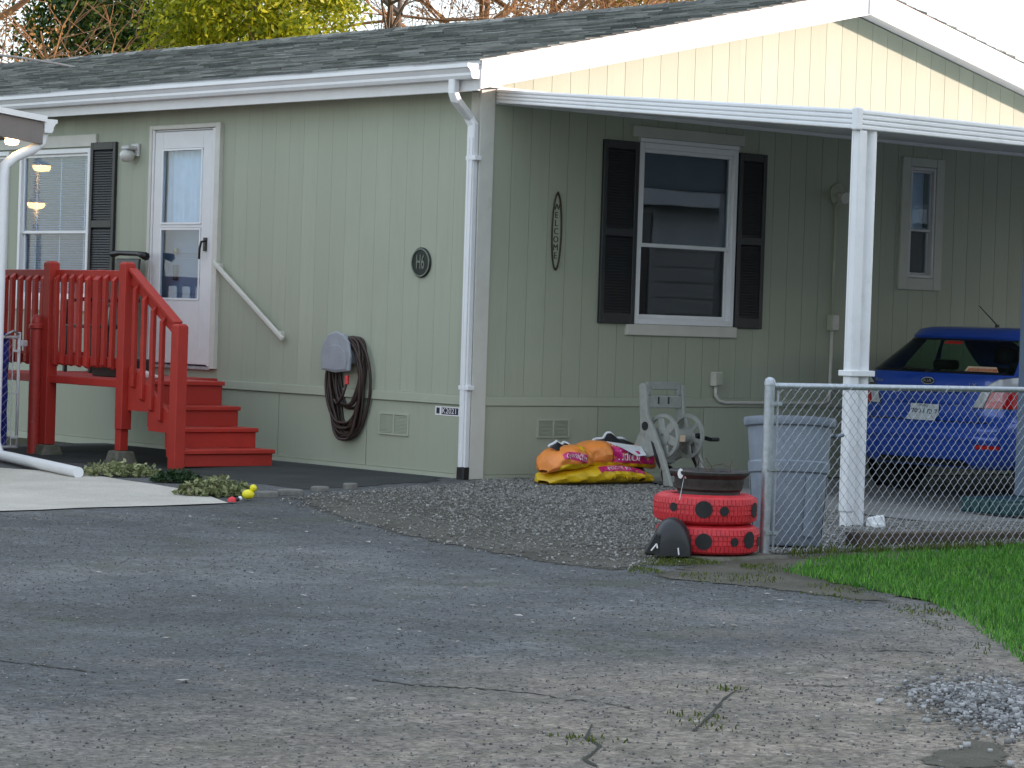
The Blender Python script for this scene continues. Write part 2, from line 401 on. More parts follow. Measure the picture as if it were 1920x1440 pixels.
def ground_mat(name, a, b, sc, bump=.6, speck=None, soft=0.):
    t = NT(name); c = t.ramp(t.noise(sc, 6, .7), [(.3, a), (.7, b)])
    c = t.mix(c, t.ramp(t.noise(70, 3, .7), [(.25, .2), (.8, .9)]), .35, 'OVERLAY')
    if speck: c = t.mix(c, speck, t.ramp(t.noise(95, 2, .5), [(.64, 0.), (.74, .8)]))
    t.color(c); t.set(rough=.92, spec=.2); t.bump(t.noise(50, 4, .7), bump, .012)
    if soft:      # the sheet thins out raggedly at its border
        at_ = t.n('Attribute', attribute_name='edge'); al = t.math('ADD', at_.outputs['Fac'], t.math('MULTIPLY', t.math('SUBTRACT', t.noise(5, 8, .8), .5), soft))
        t.l(t.ramp(al, [(.50, 0.), (.62, 1.)]), t.b.inputs['Alpha'])
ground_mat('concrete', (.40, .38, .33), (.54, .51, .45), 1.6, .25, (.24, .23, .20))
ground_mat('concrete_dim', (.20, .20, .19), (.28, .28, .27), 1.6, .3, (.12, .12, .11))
ground_mat('path_dark', (.030, .034, .034), (.055, .06, .058), 2., .6, (.09, .09, .085), .8)
ground_mat('gravel_base', (.062, .056, .044), (.13, .122, .104), 2.2, .8, (.2, .2, .18), 1.6)
ground_mat('dirt', (.062, .058, .045), (.12, .112, .088), 2.5, .8, (.19, .18, .15), 1.9)
ground_mat('lawn_base', (.018, .04, .010), (.035, .07, .014), 3., .6, None, 1.2)
ground_mat('earth', (.05, .05, .03), (.09, .085, .05), .4, .6)
# ------------------------------------------------------------------ the ground
def lay(lift, amp=0., sc=1.):
    def fn(u, v):
        return (u, v, gz(u, v)+lift)
    return fn
def P2(pts): return [tuple(ong(x, y)[:2]) for x, y in pts]
def rough_edge(poly, amp, step, seed=1):
    r_ = random.Random(seed); out = []; n = len(poly)
    for i in range(n):
        a = np.array(poly[i]); b = np.array(poly[(i+1) % n]); k = max(1, int(np.linalg.norm(b-a)/step))
        for q in range(k):
            p = a+(b-a)*q/k
            if q: p = p+np.array([r_.uniform(-amp, amp), r_.uniform(-amp, amp)])
            out.append(tuple(p))
    return out
m = MB()
xs = [-400, -150, -60, -30, -20]+[-16+i for i in range(0, 45)]+[32, 40, 60, 150, 400]
ys = [-400, -150, -60, -36]+[-30+i for i in range(0, 60)]+[34, 45, 70, 150, 400]
m.add([(x, y, gz(x, y)-.03) for x in xs for y in ys], [(i*len(ys)+j, (i+1)*len(ys)+j, (i+1)*len(ys)+j+1, i*len(ys)+j+1) for i in range(len(xs)-1) for j in range(len(ys)-1)])
structure(m.build('ground', 'earth', smooth=True))
m = MB(); m.patch([(-26, -32), (6, -32), (-1.2, -7.2), (-.3, -4.5), (.02, -.1), (.02, 5.2), (-2.3, 5.4), (-9, 6), (-26, 6)], lay(0., .004), .35)
structure(m.build('asphalt_drive', 'asphalt', smooth=True))
conc = P2([(152, 888), (240, 903), (330, 917), (390, 931), (428, 945), (300, 950), (150, 954), (0, 960)]) + [(-9., -2.1), (-9., 3.25), (-2.75, 3.3)]
m = MB(); m.patch(conc, lay(.008), .3); structure(m.build('concrete_pad', 'concrete'))
pathp = P2([(345, 888), (430, 905), (500, 912), (560, 922), (690, 915), (790, 908), (852, 903)]) + [(-.01, .2), (-.01, 5.0), (-2.2, 5.0)]
m = MB(); m.patch(rough_edge(pathp, .02, .2), lay(.003), .2, .2); structure(m.build('path', 'path_dark'))
gp = P2([(500, 930), (530, 948), (620, 982), (720, 1008), (830, 1030), (960, 1052), (1080, 1068), (1180, 1074), (1245, 1066), (1320, 1075), (1450, 1056)]) + [(-2.0, -5.35), (3.9, -5.1), (9., -5.1), (9., -.012), (.2, -.012), (-.2, -.2)] + P2([(852, 908), (790, 912), (690, 919), (600, 924)])
m = MB(); m.patch(rough_edge(gp, .045, .16), lay(.004), .2, .35); structure(m.build('gravel_bed', 'gravel_base'))
# bare soil along the foot of the fence
dp = [tuple(ong(*q)[:2]) for q in ((1170, 1078), (1250, 1050), (1440, 1040))] + [(4., -5.25), (4., -5.75)] + P2([(1600, 1085), (1700, 1120), (1790, 1160), (1870, 1215), (1850, 1235), (1760, 1185), (1640, 1140), (1480, 1115), (1330, 1098), (1180, 1085)])
m = MB(); m.patch(rough_edge(dp, .05, .14, 3), lay(.005), .08, .3); structure(m.build('dirt_strip', 'dirt'))
lawn = P2([(1466, 1079), (1500, 1066), (1560, 1054)]) + [(.1, -5.42), (5., -5.42), (5., -13.), (-5.4, -13.)] + P2([(1925, 1262), (1890, 1232), (1830, 1190), (1790, 1162), (1750, 1142), (1690, 1126), (1600, 1108), (1520, 1092)])
m = MB(); m.patch(rough_edge(lawn, .03, .12, 5), lay(.010), .15, .2); structure(m.build('lawn', 'lawn_base', smooth=True))
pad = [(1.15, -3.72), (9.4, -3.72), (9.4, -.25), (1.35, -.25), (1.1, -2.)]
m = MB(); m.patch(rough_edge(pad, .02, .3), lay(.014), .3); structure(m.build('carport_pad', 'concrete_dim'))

# loose stones, grass, litter: nobody could count these
ICO = None
def ico():
    global ICO
    if ICO is None:
        b = bmesh.new(); bmesh.ops.create_cone(b, cap_ends=True, segments=5, radius1=.9, radius2=.75, depth=1.5)
        bmesh.ops.triangulate(b, faces=b.faces[:]); ICO = (np.array([v.co[:] for v in b.verts]), np.array([[v.index for v in f.verts] for f in b.faces])); b.free()
    return ICO
rng = np.random.default_rng(11)
def inpoly(P, poly):
    A = np.array(poly); c = np.zeros(len(P), bool); j = len(A)-1
    for i in range(len(A)):
        k = ((A[i, 1] > P[:, 1]) != (A[j, 1] > P[:, 1])) & (P[:, 0] < (A[j, 0]-A[i, 0])*(P[:, 1]-A[i, 1])/(A[j, 1]-A[i, 1]+1e-12)+A[i, 0]); c ^= k; j = i
    return c
def scatter(poly, n):
    A = np.array(poly); lo = A.min(0); hi = A.max(0); out = np.zeros((0, 2)); n = int(n)
    while len(out) < n:
        P = rng.uniform(lo, hi, (n*2, 2)); out = np.vstack([out, P[inpoly(P, poly)]])
    return out[:n]
GZ = np.vectorize(gz)
def stones(name, P, z, size, mat, lift=.3):
    V, F = ico(); n = len(P); s = rng.uniform(size[0], size[1], n)*rng.uniform(.7, 1.3, n)
    sc = rng.uniform(.6, 1.3, (n, 3))*s[:, None]; sc[:, 2] *= .7
    a = rng.uniform(0, 2*pi, n); jit = rng.uniform(.75, 1.25, (n, len(V), 1)); v = V[None]*jit*sc[:, None, :]
    x = v[:, :, 0]*np.cos(a)[:, None]-v[:, :, 1]*np.sin(a)[:, None]; y = v[:, :, 0]*np.sin(a)[:, None]+v[:, :, 1]*np.cos(a)[:, None]
    W = np.stack([x+P[:, 0:1], y+P[:, 1:2], v[:, :, 2]+(z+s*lift)[:, None]], 2).reshape(-1, 3)
    return raw(name, W, (F[None]+(np.arange(n)*len(V))[:, None, None]).reshape(-1, 3), mat, kind='stuff')
def blades(name, P, z, h, wd, mat, lean=.5):
    n = len(P); a = rng.uniform(0, 2*pi, n); hh = rng.uniform(h[0], h[1], n); b = rng.uniform(0, 2*pi, n); le = rng.uniform(.1, lean, n)*hh
    dx = np.cos(a)*wd/2; dy = np.sin(a)*wd/2; lx = np.cos(b)*le; ly = np.sin(b)*le
    V = np.zeros((n, 5, 3)); B = np.column_stack([P, z])
    V[:, 0] = B+np.column_stack([dx, dy, 0*dx]); V[:, 1] = B-np.column_stack([dx, dy, 0*dx])
    V[:, 2] = B+np.column_stack([dx*.7+lx*.35, dy*.7+ly*.35, hh*.6]); V[:, 3] = B+np.column_stack([-dx*.7+lx*.35, -dy*.7+ly*.35, hh*.6])
    V[:, 4] = B+np.column_stack([lx, ly, hh])
    o = np.arange(n)[:, None]*5
    F = np.concatenate([o+np.array([[0, 1, 3]]), o+np.array([[0, 3, 2]]), o+np.array([[2, 3, 4]])])
    return raw(name, V.reshape(-1, 3), F, mat, kind='stuff')
def flakes(name, P, z, size, mat, tilt=.3):
    n = len(P); s = rng.uniform(size[0], size[1], n)*rng.uniform(.5, 1.2, n); a = rng.uniform(0, 2*pi, n); r_ = rng.uniform(.25, .7, n)
    V = np.zeros((n, 4, 3))
    for k, (i, j) in enumerate(((1, 0), (0, 1), (-1, 0), (0, -1))):
        V[:, k, 0] = P[:, 0]+(i*np.cos(a)-j*r_*np.sin(a))*s; V[:, k, 1] = P[:, 1]+(i*np.sin(a)+j*r_*np.cos(a))*s
        V[:, k, 2] = z+.004+rng.uniform(0, tilt, n)*s
    return raw(name, V.reshape(-1, 3), np.arange(n*4).reshape(-1, 4), mat, kind='stuff')
vis_gravel = P2([(520, 938), (620, 980), (720, 1005), (830, 1027), (960, 1049), (1080, 1064), (1180, 1070), (1245, 1060), (1440, 1042)]) + [(-2.0, -5.2), (3.2, -5.2), (3.2, -3.75), (1.1, -3.7), (1.2, -.1), (.1, -.1), (-.15, -.25)] + P2([(850, 910), (760, 915), (690, 921), (600, 926)])
P = scatter(vis_gravel, 76000)
keep = (P[:, 0]*.753+P[:, 1]*.657 > -9) & (rng.uniform(0, 1, len(P)) < np.clip(.14+(P[:, 0]-P[:, 1]*.25+2.0)*.32, .10, 1.))
P = P[keep]
tag(stones('loose_gravel', P, GZ(P[:, 0], P[:, 1])+.008, (.0045, .0095), 'gravel'), 'loose grey crushed gravel spread beside the house', 'gravel')
pile = P2([(1790, 1300), (1830, 1275), (1925, 1262), (1930, 1400), (1880, 1385), (1810, 1360), (1780, 1330)])
pc = ong(1890, 1330)[:2]; pa = np.array([cr[0], cr[1]]); pb = np.array([cf[0], cf[1]]); P = pc+rng.normal(0, .15, (4200, 1))*pa+rng.normal(0, .34, (4200, 1))*pb; dd = np.hypot(P[:, 0]-pc[0], P[:, 1]-pc[1])
tag(stones('pale_gravel_patch', P, GZ(P[:, 0], P[:, 1])+.01+np.clip(.03-dd*.06, 0, 1)*rng.uniform(0, 1, len(P)), (.004, .012), 'gravel_pale'), 'patch of pale crushed gravel at the lower right by the lawn', 'gravel')
dirtpatch = P2([(1680, 1420), (1800, 1375), (1930, 1400), (1930, 1450), (1700, 1450)])
m = MB(); m.patch(rough_edge(dirtpatch, .03, .08, 9), lay(.004), .06, .14); structure(m.build('bare_soil', 'dirt'))
P = scatter([p for p in lawn], 150000)
tag(blades('grass_blades', P, GZ(P[:, 0], P[:, 1])+.02, (.02, .05), .006, 'grass', .9), 'short bright green grass of the lawn in front of the wire fence', 'grass')
mossp = P2([(1180, 1074), (1245, 1045), (1350, 1058), (1440, 1058), (1400, 1075), (1300, 1082)])
P = scatter(mossp, 2600); P = np.vstack([P+rng.normal(0, .04, P.shape), scatter(dp, 9000)]); P = P[(np.sin(P[:, 0]*7+P[:, 1]*3)+np.sin(P[:, 0]*3.1-P[:, 1]*8) > .1)]; tag(blades('moss_strip', P, GZ(P[:, 0], P[:, 1])+.012, (.005, .02), .006, 'moss', .9), 'yellow-green moss and weeds growing around the foot of the red tyres', 'moss')
we = np.column_stack([rng.uniform(-2., 3.5, 1500), rng.uniform(-5.36, -5.24, 1500)])
tag(blades('fence_weeds', we, GZ(we[:, 0], we[:, 1])+.012, (.02, .07), .006, 'moss', .8), 'thin weeds growing along the foot of the wire fence', 'weeds')
drive_vis = P2([(0, 965), (430, 955), (620, 990), (960, 1060), (1460, 1100), (1700, 1140), (1890, 1240), (1925, 1290), (1925, 1445), (-5, 1445)])
P = scatter(drive_vis, 2000); P = P[rng.uniform(0, 1, len(P)) < np.clip(.25+.12*(P[:, 0]-P[:, 1]*.5+3), .12, 1)]
tag(flakes('leaf_litter', P, GZ(P[:, 0], P[:, 1])+.004, (.006, .026), 'litter'), 'dead leaf scraps and twigs scattered over the asphalt', 'leaf litter')
P = np.vstack([scatter(drive_vis, 11000), scatter(dp, 2500), scatter(vis_gravel, 4000)+rng.normal(0, .15, (4000, 2))]); tag(stones('scattered_grit', P, GZ(P[:, 0], P[:, 1])+.001, (.0025, .0055), 'grit'), 'fine grit scattered over the asphalt drive', 'grit')
# mossy cracks across the old surface
simple('crack', (.022, .024, .014), .95, .4, 20.)
def crack(px, wd, seed):
    r_ = random.Random(seed); L, Rr = [], []; pts = []
    for i in range(len(px)-1):
        a = np.array(px[i]); b = np.array(px[i+1]); k = max(2, int(np.linalg.norm(b-a)/9))
        pts += [a+(b-a)*q/k+np.array([0, r_.uniform(-1.6, 1.6)]) for q in range(k)]
    m = MB(); G = [ong(*p) for p in pts]
    for i, g in enumerate(G):
        t = G[min(i+1, len(G)-1)]-G[max(i-1, 0)]; t /= np.linalg.norm(t)+1e-9; s_ = np.array([-t[1], t[0], 0])*wd*r_.uniform(.25, 1.)
        L.append(g+s_+(0, 0, .003)); Rr.append(g-s_+(0, 0, .003))
    n = len(G); m.add(L+Rr, [(i, i+1, n+i+1, n+i) for i in range(n-1)]); return structure(m.build('pavement_crack', 'crack'))
crack([(700, 1275), (780, 1286), (900, 1292), (1010, 1303), (1050, 1310)], .012, 1); crack([(1060, 1312), (1130, 1318), (1200, 1334)], .007, 2)
crack([(0, 1240), (60, 1247), (190, 1262)], .014, 3); crack([(1110, 1360), (1100, 1385), (1125, 1400), (1095, 1425), (1130, 1445)], .009, 4)
crack([(1480, 1284), (1600, 1288), (1760, 1292)], .008, 5); crack([(1640, 1220), (1720, 1222), (1800, 1228)], .012, 6); crack([(1300, 1372), (1330, 1345), (1360, 1310), (1390, 1290)], .009, 7)
P = np.vstack([ong(*p)[None, :2]+rng.normal(0, .06, (34, 2)) for p in ((1370, 1295), (1310, 1345), (1320, 1360), (1840, 1165), (1735, 1148), (1105, 1390))])
tag(blades('crack_moss', P, GZ(P[:, 0], P[:, 1])+.004, (.008, .02), .008, 'moss', .9), 'small tufts of moss in the cracks of the old asphalt', 'moss')

# ------------------------------------------------------------------ the house
house = thing('manufactured_house', 'sage green manufactured house with white eaves, grey shingle roof and black shutters', 'house', (HW/2, HL/2, 0))
ZE = 3.02; AP = 4.16; SL = .225            # eave underside, apex x, roof slope
def rk(x): return 3.150 + SL*(x if x < AP else 2*AP-x)     # where the gable wall meets the roof
# openings: (u0,u1,z0,z1)
DOOR = (3.55, 4.54, .76, 2.87); LW1 = (5.60, 6.86, 1.30, 2.74); LW2 = (7.06, 8.2, 1.30, 2.74)
RW = (1.71, 2.87, 1.265, 2.765); SW = (5.09, 5.44, 1.765, 2.765)
def core(T, u0, u1, z0, z1f, ops, name):
    us = sorted({u0, u1, *[o[0] for o in ops], *[o[1] for o in ops]} | ({AP} if T is TY else set())); zs = sorted({z0, *[o[2] for o in ops], *[o[3] for o in ops], 3.05})
    m = MB()
    for a, b in zip(us, us[1:]):
        for c, d in zip(zs, zs[1:]):
            if any(o[0]-1e-6 <= a and b <= o[1]+1e-6 and o[2]-1e-6 <= c and d <= o[3]+1e-6 for o in ops): continue
            m.tbox(T, a, b, -.12, -.012, c, d)
        if z1f: m.prism([T(a, -.12, 3.05), T(b, -.12, 3.05), T(b, -.12, z1f(b)), T(a, -.12, z1f(a))], np.array(T(0, -.012, 0))-np.array(T(0, -.12, 0)))
    return m.build(name, 'sage_trim', house)
core(TX, .13, HL, 0., None, [DOOR, LW1, LW2], 'wall'); core(TY, .02, HW-.02, 0., rk, [RW, SW], 'wall')
MB().box(HW-.12, HW, .14, HL, 0, 3.05).build('wall', 'sage_siding', house)
MB().box(.13, HW-.13, HL-.12, HL, 0, 3.05).build('wall', 'sage_siding', house)
BELT0, BELT1 = .580, .655
def boards(T, u0, u1, pitch, ops, top, gap=.004):
    n = int(round((u1-u0)/pitch))
    for i in range(n):
        a = u0+i*pitch+gap/2; b = u0+(i+1)*pitch-gap/2
        if T is TX and b > HL: break
        segs = [(BELT1+.002, None)]
        cut = sorted([(o[2]-.0, o[3]+.0) for o in ops if o[0] < b-.0 and o[1] > a+.0 and not (o[0] > a+.0 or o[1] < b-.0)])
        part_cut = [o for o in ops if (o[0] < b and o[1] > a) and (o[0] > a or o[1] < b)]
        def emit_board(x0, x1, cuts):
            z = BELT1+.002
            for c in cuts+[None]:
                zt = c[0] if c else None
                ta, tb = (zt, zt) if c else (top(x0), top(x1))
                if ta > z+.01:
                    MBs = MB().prism([T(x0, -.012, z), T(x1, -.012, z), T(x1, -.012, tb), T(x0, -.012, ta)], np.array(T(0, .003, 0))-np.array(T(0, -.012, 0)))
                    MBs.build('siding_board', 'sage_siding', house)
                if c: z = c[1]
        edges = sorted({a, b, *[e for o in part_cut for e in (o[0], o[1]) if a < e < b]})
        for x0, x1 in zip(edges, edges[1:]):
            if x1-x0 < .004: continue
            emit_board(x0, x1, sorted((o[2], o[3]) for o in ops if o[0] <= x0+1e-6 and o[1] >= x1-1e-6))
boards(TX, .10, 15.1, .2, [DOOR, LW1, LW2], lambda u: 3.053, .0018)
boards(TY, .13, 8.33, .2, [RW, SW], lambda u: rk(u)-.005)
for i in range(14):       # skirting panels under the belt
    u = .1+i*1.22
    if u < HL-.2: MB().tbox(TX, u+.004, min(u+1.22, HL)-.004, -.012, .004, .035, BELT0-.004).build('skirting_panel', 'sage_skirt', house)
for i in range(7):
    u = .13+i*1.22; MB().tbox(TY, u+.004, min(u+1.22, HW-.02)-.004, -.012, .004, .035, BELT0-.004).build('skirting_panel', 'sage_skirt', house)
MB().tbox(TX, .1, HL, -.012, .022, BELT0, BELT1).build('belt_trim', 'sage_trim', house, bevel=.004)
MB().tbox(TY, .13, HW-.02, -.012, .014, BELT0, BELT1).build('belt_trim', 'sage_trim', house, bevel=.004)
MB().tbox(TX, .02, HL, -.01, .016, -.3, .032).build('base_trim', 'sage_trim', house)
MB().tbox(TY, .02, HW, -.01, .012, -.3, .032).build('base_trim', 'sage_trim', house)
# corner board
MB().box(0-.025, .122, -.025, 0., .0, 3.12).build('corner_board', 'pale_trim', house, bevel=.003)
MB().box(-.025, 0., .002, .095, .0, 3.04).build('corner_board', 'pale_trim', house, bevel=.003)
MB().box(HW-.1, HW+.02, -.025, -.001, .0, 3.05).build('corner_board', 'pale_trim', house)
# roof: two slopes, shingles laid course by course
EX = -.27; RY0 = -.30; RY1 = HL+.3
def rz(x): return 3.265 + SL*((x-EX) if x < AP else (2*AP-EX-x))
roof = MB()
roof.prism([(EX-.01, RY0+.004, rz(EX)-.045), (AP, RY0+.004, rz(AP)-.045), (2*AP-EX+.01, RY0+.004, rz(EX)-.045), (2*AP-EX+.01, RY0+.004, rz(EX)-.006), (AP, RY0+.004, rz(AP)-.006), (EX-.01, RY0+.004, rz(EX)-.006)], (0, RY1-RY0-.008, 0))
ro = roof.build('roof', 'white_paint', house)
ang = math.atan(SL); ca, sa_ = cos(ang), sin(ang); SLN = (AP-EX)/ca; CO = .142; nC = int(SLN/CO)+1
for side in (0, 1):
    sh = MB()
    for c in range(nC):
        s0 = c*CO-.035; y = RY0-.02-(.165 if c % 2 else 0.)
        while y < RY1+.02:
            wd = .33*rnd.uniform(.75, 1.2); y2 = min(y+wd, RY1+.02); y1 = max(y, RY0-.02)
            if y2-y1 > .02:
                t0 = rnd.uniform(.010, .022); b0 = s0+rnd.uniform(-.012, .010); t1 = .002; s1 = min(s0+CO+.04, SLN)
                q = [(b0, .0), (s1, -.004), (s1, t1), (b0, t0)]
                pr = []
                for yy in (y1+.004, y2-.004):
                    w_ = rnd.uniform(-.004, .005)
                    for (s_, h_) in q:
                        x = EX+s_*ca-h_*sa_; z = rz(EX)-.004+s_*sa_+(h_+(w_ if h_ > .005 else 0))*ca
                        if side: x = 2*AP-x
                        pr.append((x, yy, z))
                sh.add(pr, [(0,1,2,3),(7,6,5,4),(0,4,5,1),(1,5,6,2),(2,6,7,3),(3,7,4,0)])
            y = y2
    sh.build('shingles', 'shingle', ro, kind='stuff')
rc = MB()
for i in range(62):
    y = RY0-.02+i*.255; rc.hexa([(AP-.13, y, rz(AP)-.04), (AP+.13, y, rz(AP)-.04), (AP+.13, y+.3, rz(AP)-.045), (AP-.13, y+.3, rz(AP)-.045), (AP-.02, y, rz(AP)+.03), (AP+.02, y, rz(AP)+.03), (AP+.02, y+.3, rz(AP)+.018), (AP-.02, y+.3, rz(AP)+.018)])
rc.build('ridge_cap', 'shingle', ro)
# rake boards on the gable, eave fascia, soffits
for sgn in (1, -1):
    X = lambda x: x if sgn == 1 else 2*AP-x
    MB().prism([(X(EX), RY0, ZE+.01), (X(AP), RY0, ZE+.01+SL*(AP-EX)), (X(AP), RY0, rz(AP)-.046), (X(EX), RY0, rz(EX)-.046)], (0, .03, 0)).build('rake_board', 'white_paint', house, bevel=.003)
    MB().prism([(X(EX), RY0-.012, rz(EX)-.085), (X(AP), RY0-.012, rz(AP)-.085), (X(AP), RY0-.012, rz(AP)-.012), (X(EX), RY0-.012, rz(EX)-.012)], (0, .011, 0)).build('drip_trim', 'white_paint', house)
    MB().prism([(X(EX+.03), RY0+.032, ZE+.075), (X(AP), RY0+.032, ZE+.075+SL*(AP-EX)), (X(AP), RY0+.032, ZE+.10+SL*(AP-EX)), (X(EX+.03), RY0+.032, ZE+.10)], (0, .266, 0)).build('soffit', 'white_paint', house)
MB().box(AP-.025, AP+.025, RY0-.016, RY0-.002, rz(AP)-.232, rz(AP)-.03).build('apex_cover', 'white_paint', house)
MB().box(EX, EX+.028, RY0+.032, RY1, ZE, rz(EX)-.046).build('eave_fascia', 'white_paint', house, bevel=.003)
MB().box(EX+.03, -.0125, RY0+.032, RY1, ZE+.035, ZE+.055).build('soffit', 'white_paint', house)
MB().box(2*AP-EX-.028, 2*AP-EX, RY0+.032, RY1, ZE, rz(EX)-.046).build('eave_fascia', 'white_paint', house)
# gutter: K profile (x outward negative), 0.12 deep, hung on the fascia
gp_ = [(0, 0), (-.07, 0), (-.085, .025), (-.085, .045), (-.105, .075), (-.12, .085), (-.12, .112), (-.112, .112), (-.112, .092), (-.098, .082), (-.077, .05), (-.077, .03), (-.066, .008), (-.008, .008), (-.008, .105), (0, .105)]
GX, GZ0 = EX-.002, 3.108
gut = MB().prism([(GX+a, RY0+.03, GZ0+b) for a, b in gp_], (0, RY1-RY0, 0)).build('gutter', 'white_metal', house)
MB().prism([(GX+a, RY0+.012, GZ0+b) for a, b in [(0, 0), (-.07, 0), (-.085, .025), (-.085, .045), (-.105, .075), (-.122, .085), (-.122, .114), (0, .114)]], (0, .016, 0)).build('end_cap', 'white_metal', gut)
# downspout
def rs(w_, h_): return [(-w_/2, -h_/2), (w_/2, -h_/2), (w_/2, h_/2), (-w_/2, h_/2)]
dsx = -.062
d0 = onx(851, 160, GX-.045); d3 = onx(887, 235, dsx); d4 = onx(868, 885, dsx)
pth = [(d0[0], d0[1], GZ0+.01), (d0[0], d0[1], GZ0-.10), (d0[0]+.02, d0[1]-.004, GZ0-.15), (dsx-.03, d3[1]+.02, 2.84), (dsx, d3[1], 2.78), (dsx, d3[1], 2.70), (dsx, d4[1], .09)]
ds = MB().sweep(pth, rs(.078, .058), up=(0, 1, 0)).build('downspout', 'white_metal', house, bevel=.008)
for k in (-.02, .02): MB().box(dsx-.034, dsx-.029, d4[1]+k-.006, d4[1]+k+.006, .1, 2.68).build('rib', 'white_metal', ds)
for z in (2.52, .72): MB().box(dsx-.033, -.0255, d4[1]-.062, d4[1]+.055, z-.018, z+.018).build('strap', 'white_metal', ds, bevel=.004)
MB().sweep([(dsx, d4[1], .1), (dsx-.005, d4[1], -.06)], rs(.088, .068), up=(0, 1, 0)).build('drain_boot', 'black_plastic', ds, bevel=.008)

def window(T, o, fr, mid, name_label, glassmat=('glass', 'glass'), fmat='white_vinyl', depth=.06):
    u0, u1, z0, z1 = o
    m = MB(); d0_, d1_ = -.05, .022
    m.tbox(T, u0, u0+fr, d0_, d1_, z0, z1); m.tbox(T, u1-fr, u1, d0_, d1_, z0, z1); m.tbox(T, u0+fr, u1-fr, d0_, d1_, z0, z0+fr); m.tbox(T, u0+fr, u1-fr, d0_, d1_, z1-fr, z1)
    wo = m.build('window', fmat, house, bevel=.004, label=name_label)
    f2 = fr*.62
    for (a, b, dd, g) in ((mid, z1-fr, -.012, glassmat[0]), (z0+fr, mid+.03, -.034, glassmat[1])):
        s = MB(); A, B = u0+fr, u1-fr; e0, e1 = dd-.016, dd+.010
        s.tbox(T, A, A+f2, e0, e1, a, b); s.tbox(T, B-f2, B, e0, e1, a, b); s.tbox(T, A+f2, B-f2, e0, e1, a, a+f2); s.tbox(T, A+f2, B-f2, e0, e1, b-f2, b)
        s.build('sash', fmat, wo, bevel=.003)
        MB().tbox(T, A+f2, B-f2, dd-.006, dd-.002, a+f2, b-f2).build('pane', g, wo)
    return wo
def room(T, o, mat, parent, depth=1.6):
    u0, u1, z0, z1 = o; m = MB(); a = u0-.25; b = u1+.25; c = z0-.4; d = min(z1+.2, 2.99); p = lambda u, q, z: T(u, -q, z)
    e, g = .122, depth
    vv = [p(a, e, c), p(b, e, c), p(b, e, d), p(a, e, d), p(a, g, c), p(b, g, c), p(b, g, d), p(a, g, d)]
    m.add(vv, [(4, 5, 6, 7), (0, 1, 5, 4), (1, 2, 6, 5), (2, 3, 7, 6), (3, 0, 4, 7)]); return m.build('room_interior', mat, parent)
# left wall windows with blinds
for o in (LW1, LW2):
    wo = window(TX, o, .045, 1.94, 'white framed window with half-drawn pale blinds', ('glass', 'glass'))
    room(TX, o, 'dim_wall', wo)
    bl = MB(); z = 2.66; k = 0
    while z > 1.36:
        bl.prism([TX(o[0]+.05, -.088, z-.004), TX(o[1]-.05, -.088, z-.004), TX(o[1]-.05, -.068, z+.0085), TX(o[0]+.05, -.068, z+.0085)], np.array((0, 0, .0012))); z -= .0225
    bl.build('blinds', 'blind', wo, kind='stuff')
    MB().tbox(TX, o[0]+.045, o[1]-.045, -.098, -.062, 2.665, 2.70).build('blind_headrail', 'white_vinyl', wo)
    for q in (.16, .5, .84): MB().tbox(TX, o[0]+(o[1]-o[0])*q-.006, o[0]+(o[1]-o[0])*q+.006, -.0665, -.0655, 1.36, 2.66).build('blind_tape', 'blind', wo)
    MB().tbox(TX, o[0]-.10, o[1]+.10, -.005, .028, o[3]+.012, o[3]+.125).build('window_header', 'pale_trim', house, bevel=.004)
    MB().tbox(TX, o[0]-.05, o[1]+.05, -.005, .034, o[2]-.09, o[2]-.002).build('window_sill', 'pale_trim', house, bevel=.004)
# gable wall windows
wo = window(TY, RW, .05, 1.905, 'tall white framed sash window with dark glass', ('glass', 'glass_screen'))
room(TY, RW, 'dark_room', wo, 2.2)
MB().tbox(TY, RW[0]+.05, RW[1]-.05, -.10, -.085, 2.40, 2.72).build('roller_shade', 'dark_room', wo)
fu = MB(); fu.box(1.95, 2.45, 1.5, 1.9, .9, 1.62); fu.box(2.5, 2.85, 1.2, 1.6, .9, 1.45); fu.build('furniture', 'dim_wall', wo, bevel=.02)
MB().tbox(TY, RW[0]+.0, RW[1]+.0, -.005, .026, 2.768, 2.80).build('window_head_flashing', 'white_vinyl', house)
MB().tbox(TY, RW[0]-.085, RW[1]+.06, -.005, .03, 2.775+.028, 2.895).build('window_header', 'grey_trim', house, bevel=.004)
MB().tbox(TY, RW[0]-.09, RW[1]+.035, -.005, .036, 1.172, 1.262).build('window_sill', 'pale_trim', house, bevel=.004)
wo = window(TY, SW, .03, 2.185, 'narrow white framed window with frosted upper pane', ('glass', 'glass'), 'grey_frame')
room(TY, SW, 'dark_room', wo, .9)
MB().tbox(TY, SW[0]+.03, SW[1]-.03, -.11, -.10, 2.2, 2.73).build('frosted_shade', 'curtain', wo)
cs = MB(); a, b, c, d = 4.975, 5.555, 1.655, 2.85
cs.tbox(TY, a, SW[0]-.004, -.005, .026, c, d); cs.tbox(TY, SW[1]+.004, b, -.005, .026, c, d); cs.tbox(TY, SW[0]-.004, SW[1]+.004, -.005, .0255, c, SW[2]-.004); cs.tbox(TY, SW[0]-.004, SW[1]+.004, -.005, .0255, SW[3]+.004, d)
cs.build('window_casing', 'grey_trim', house, bevel=.004)
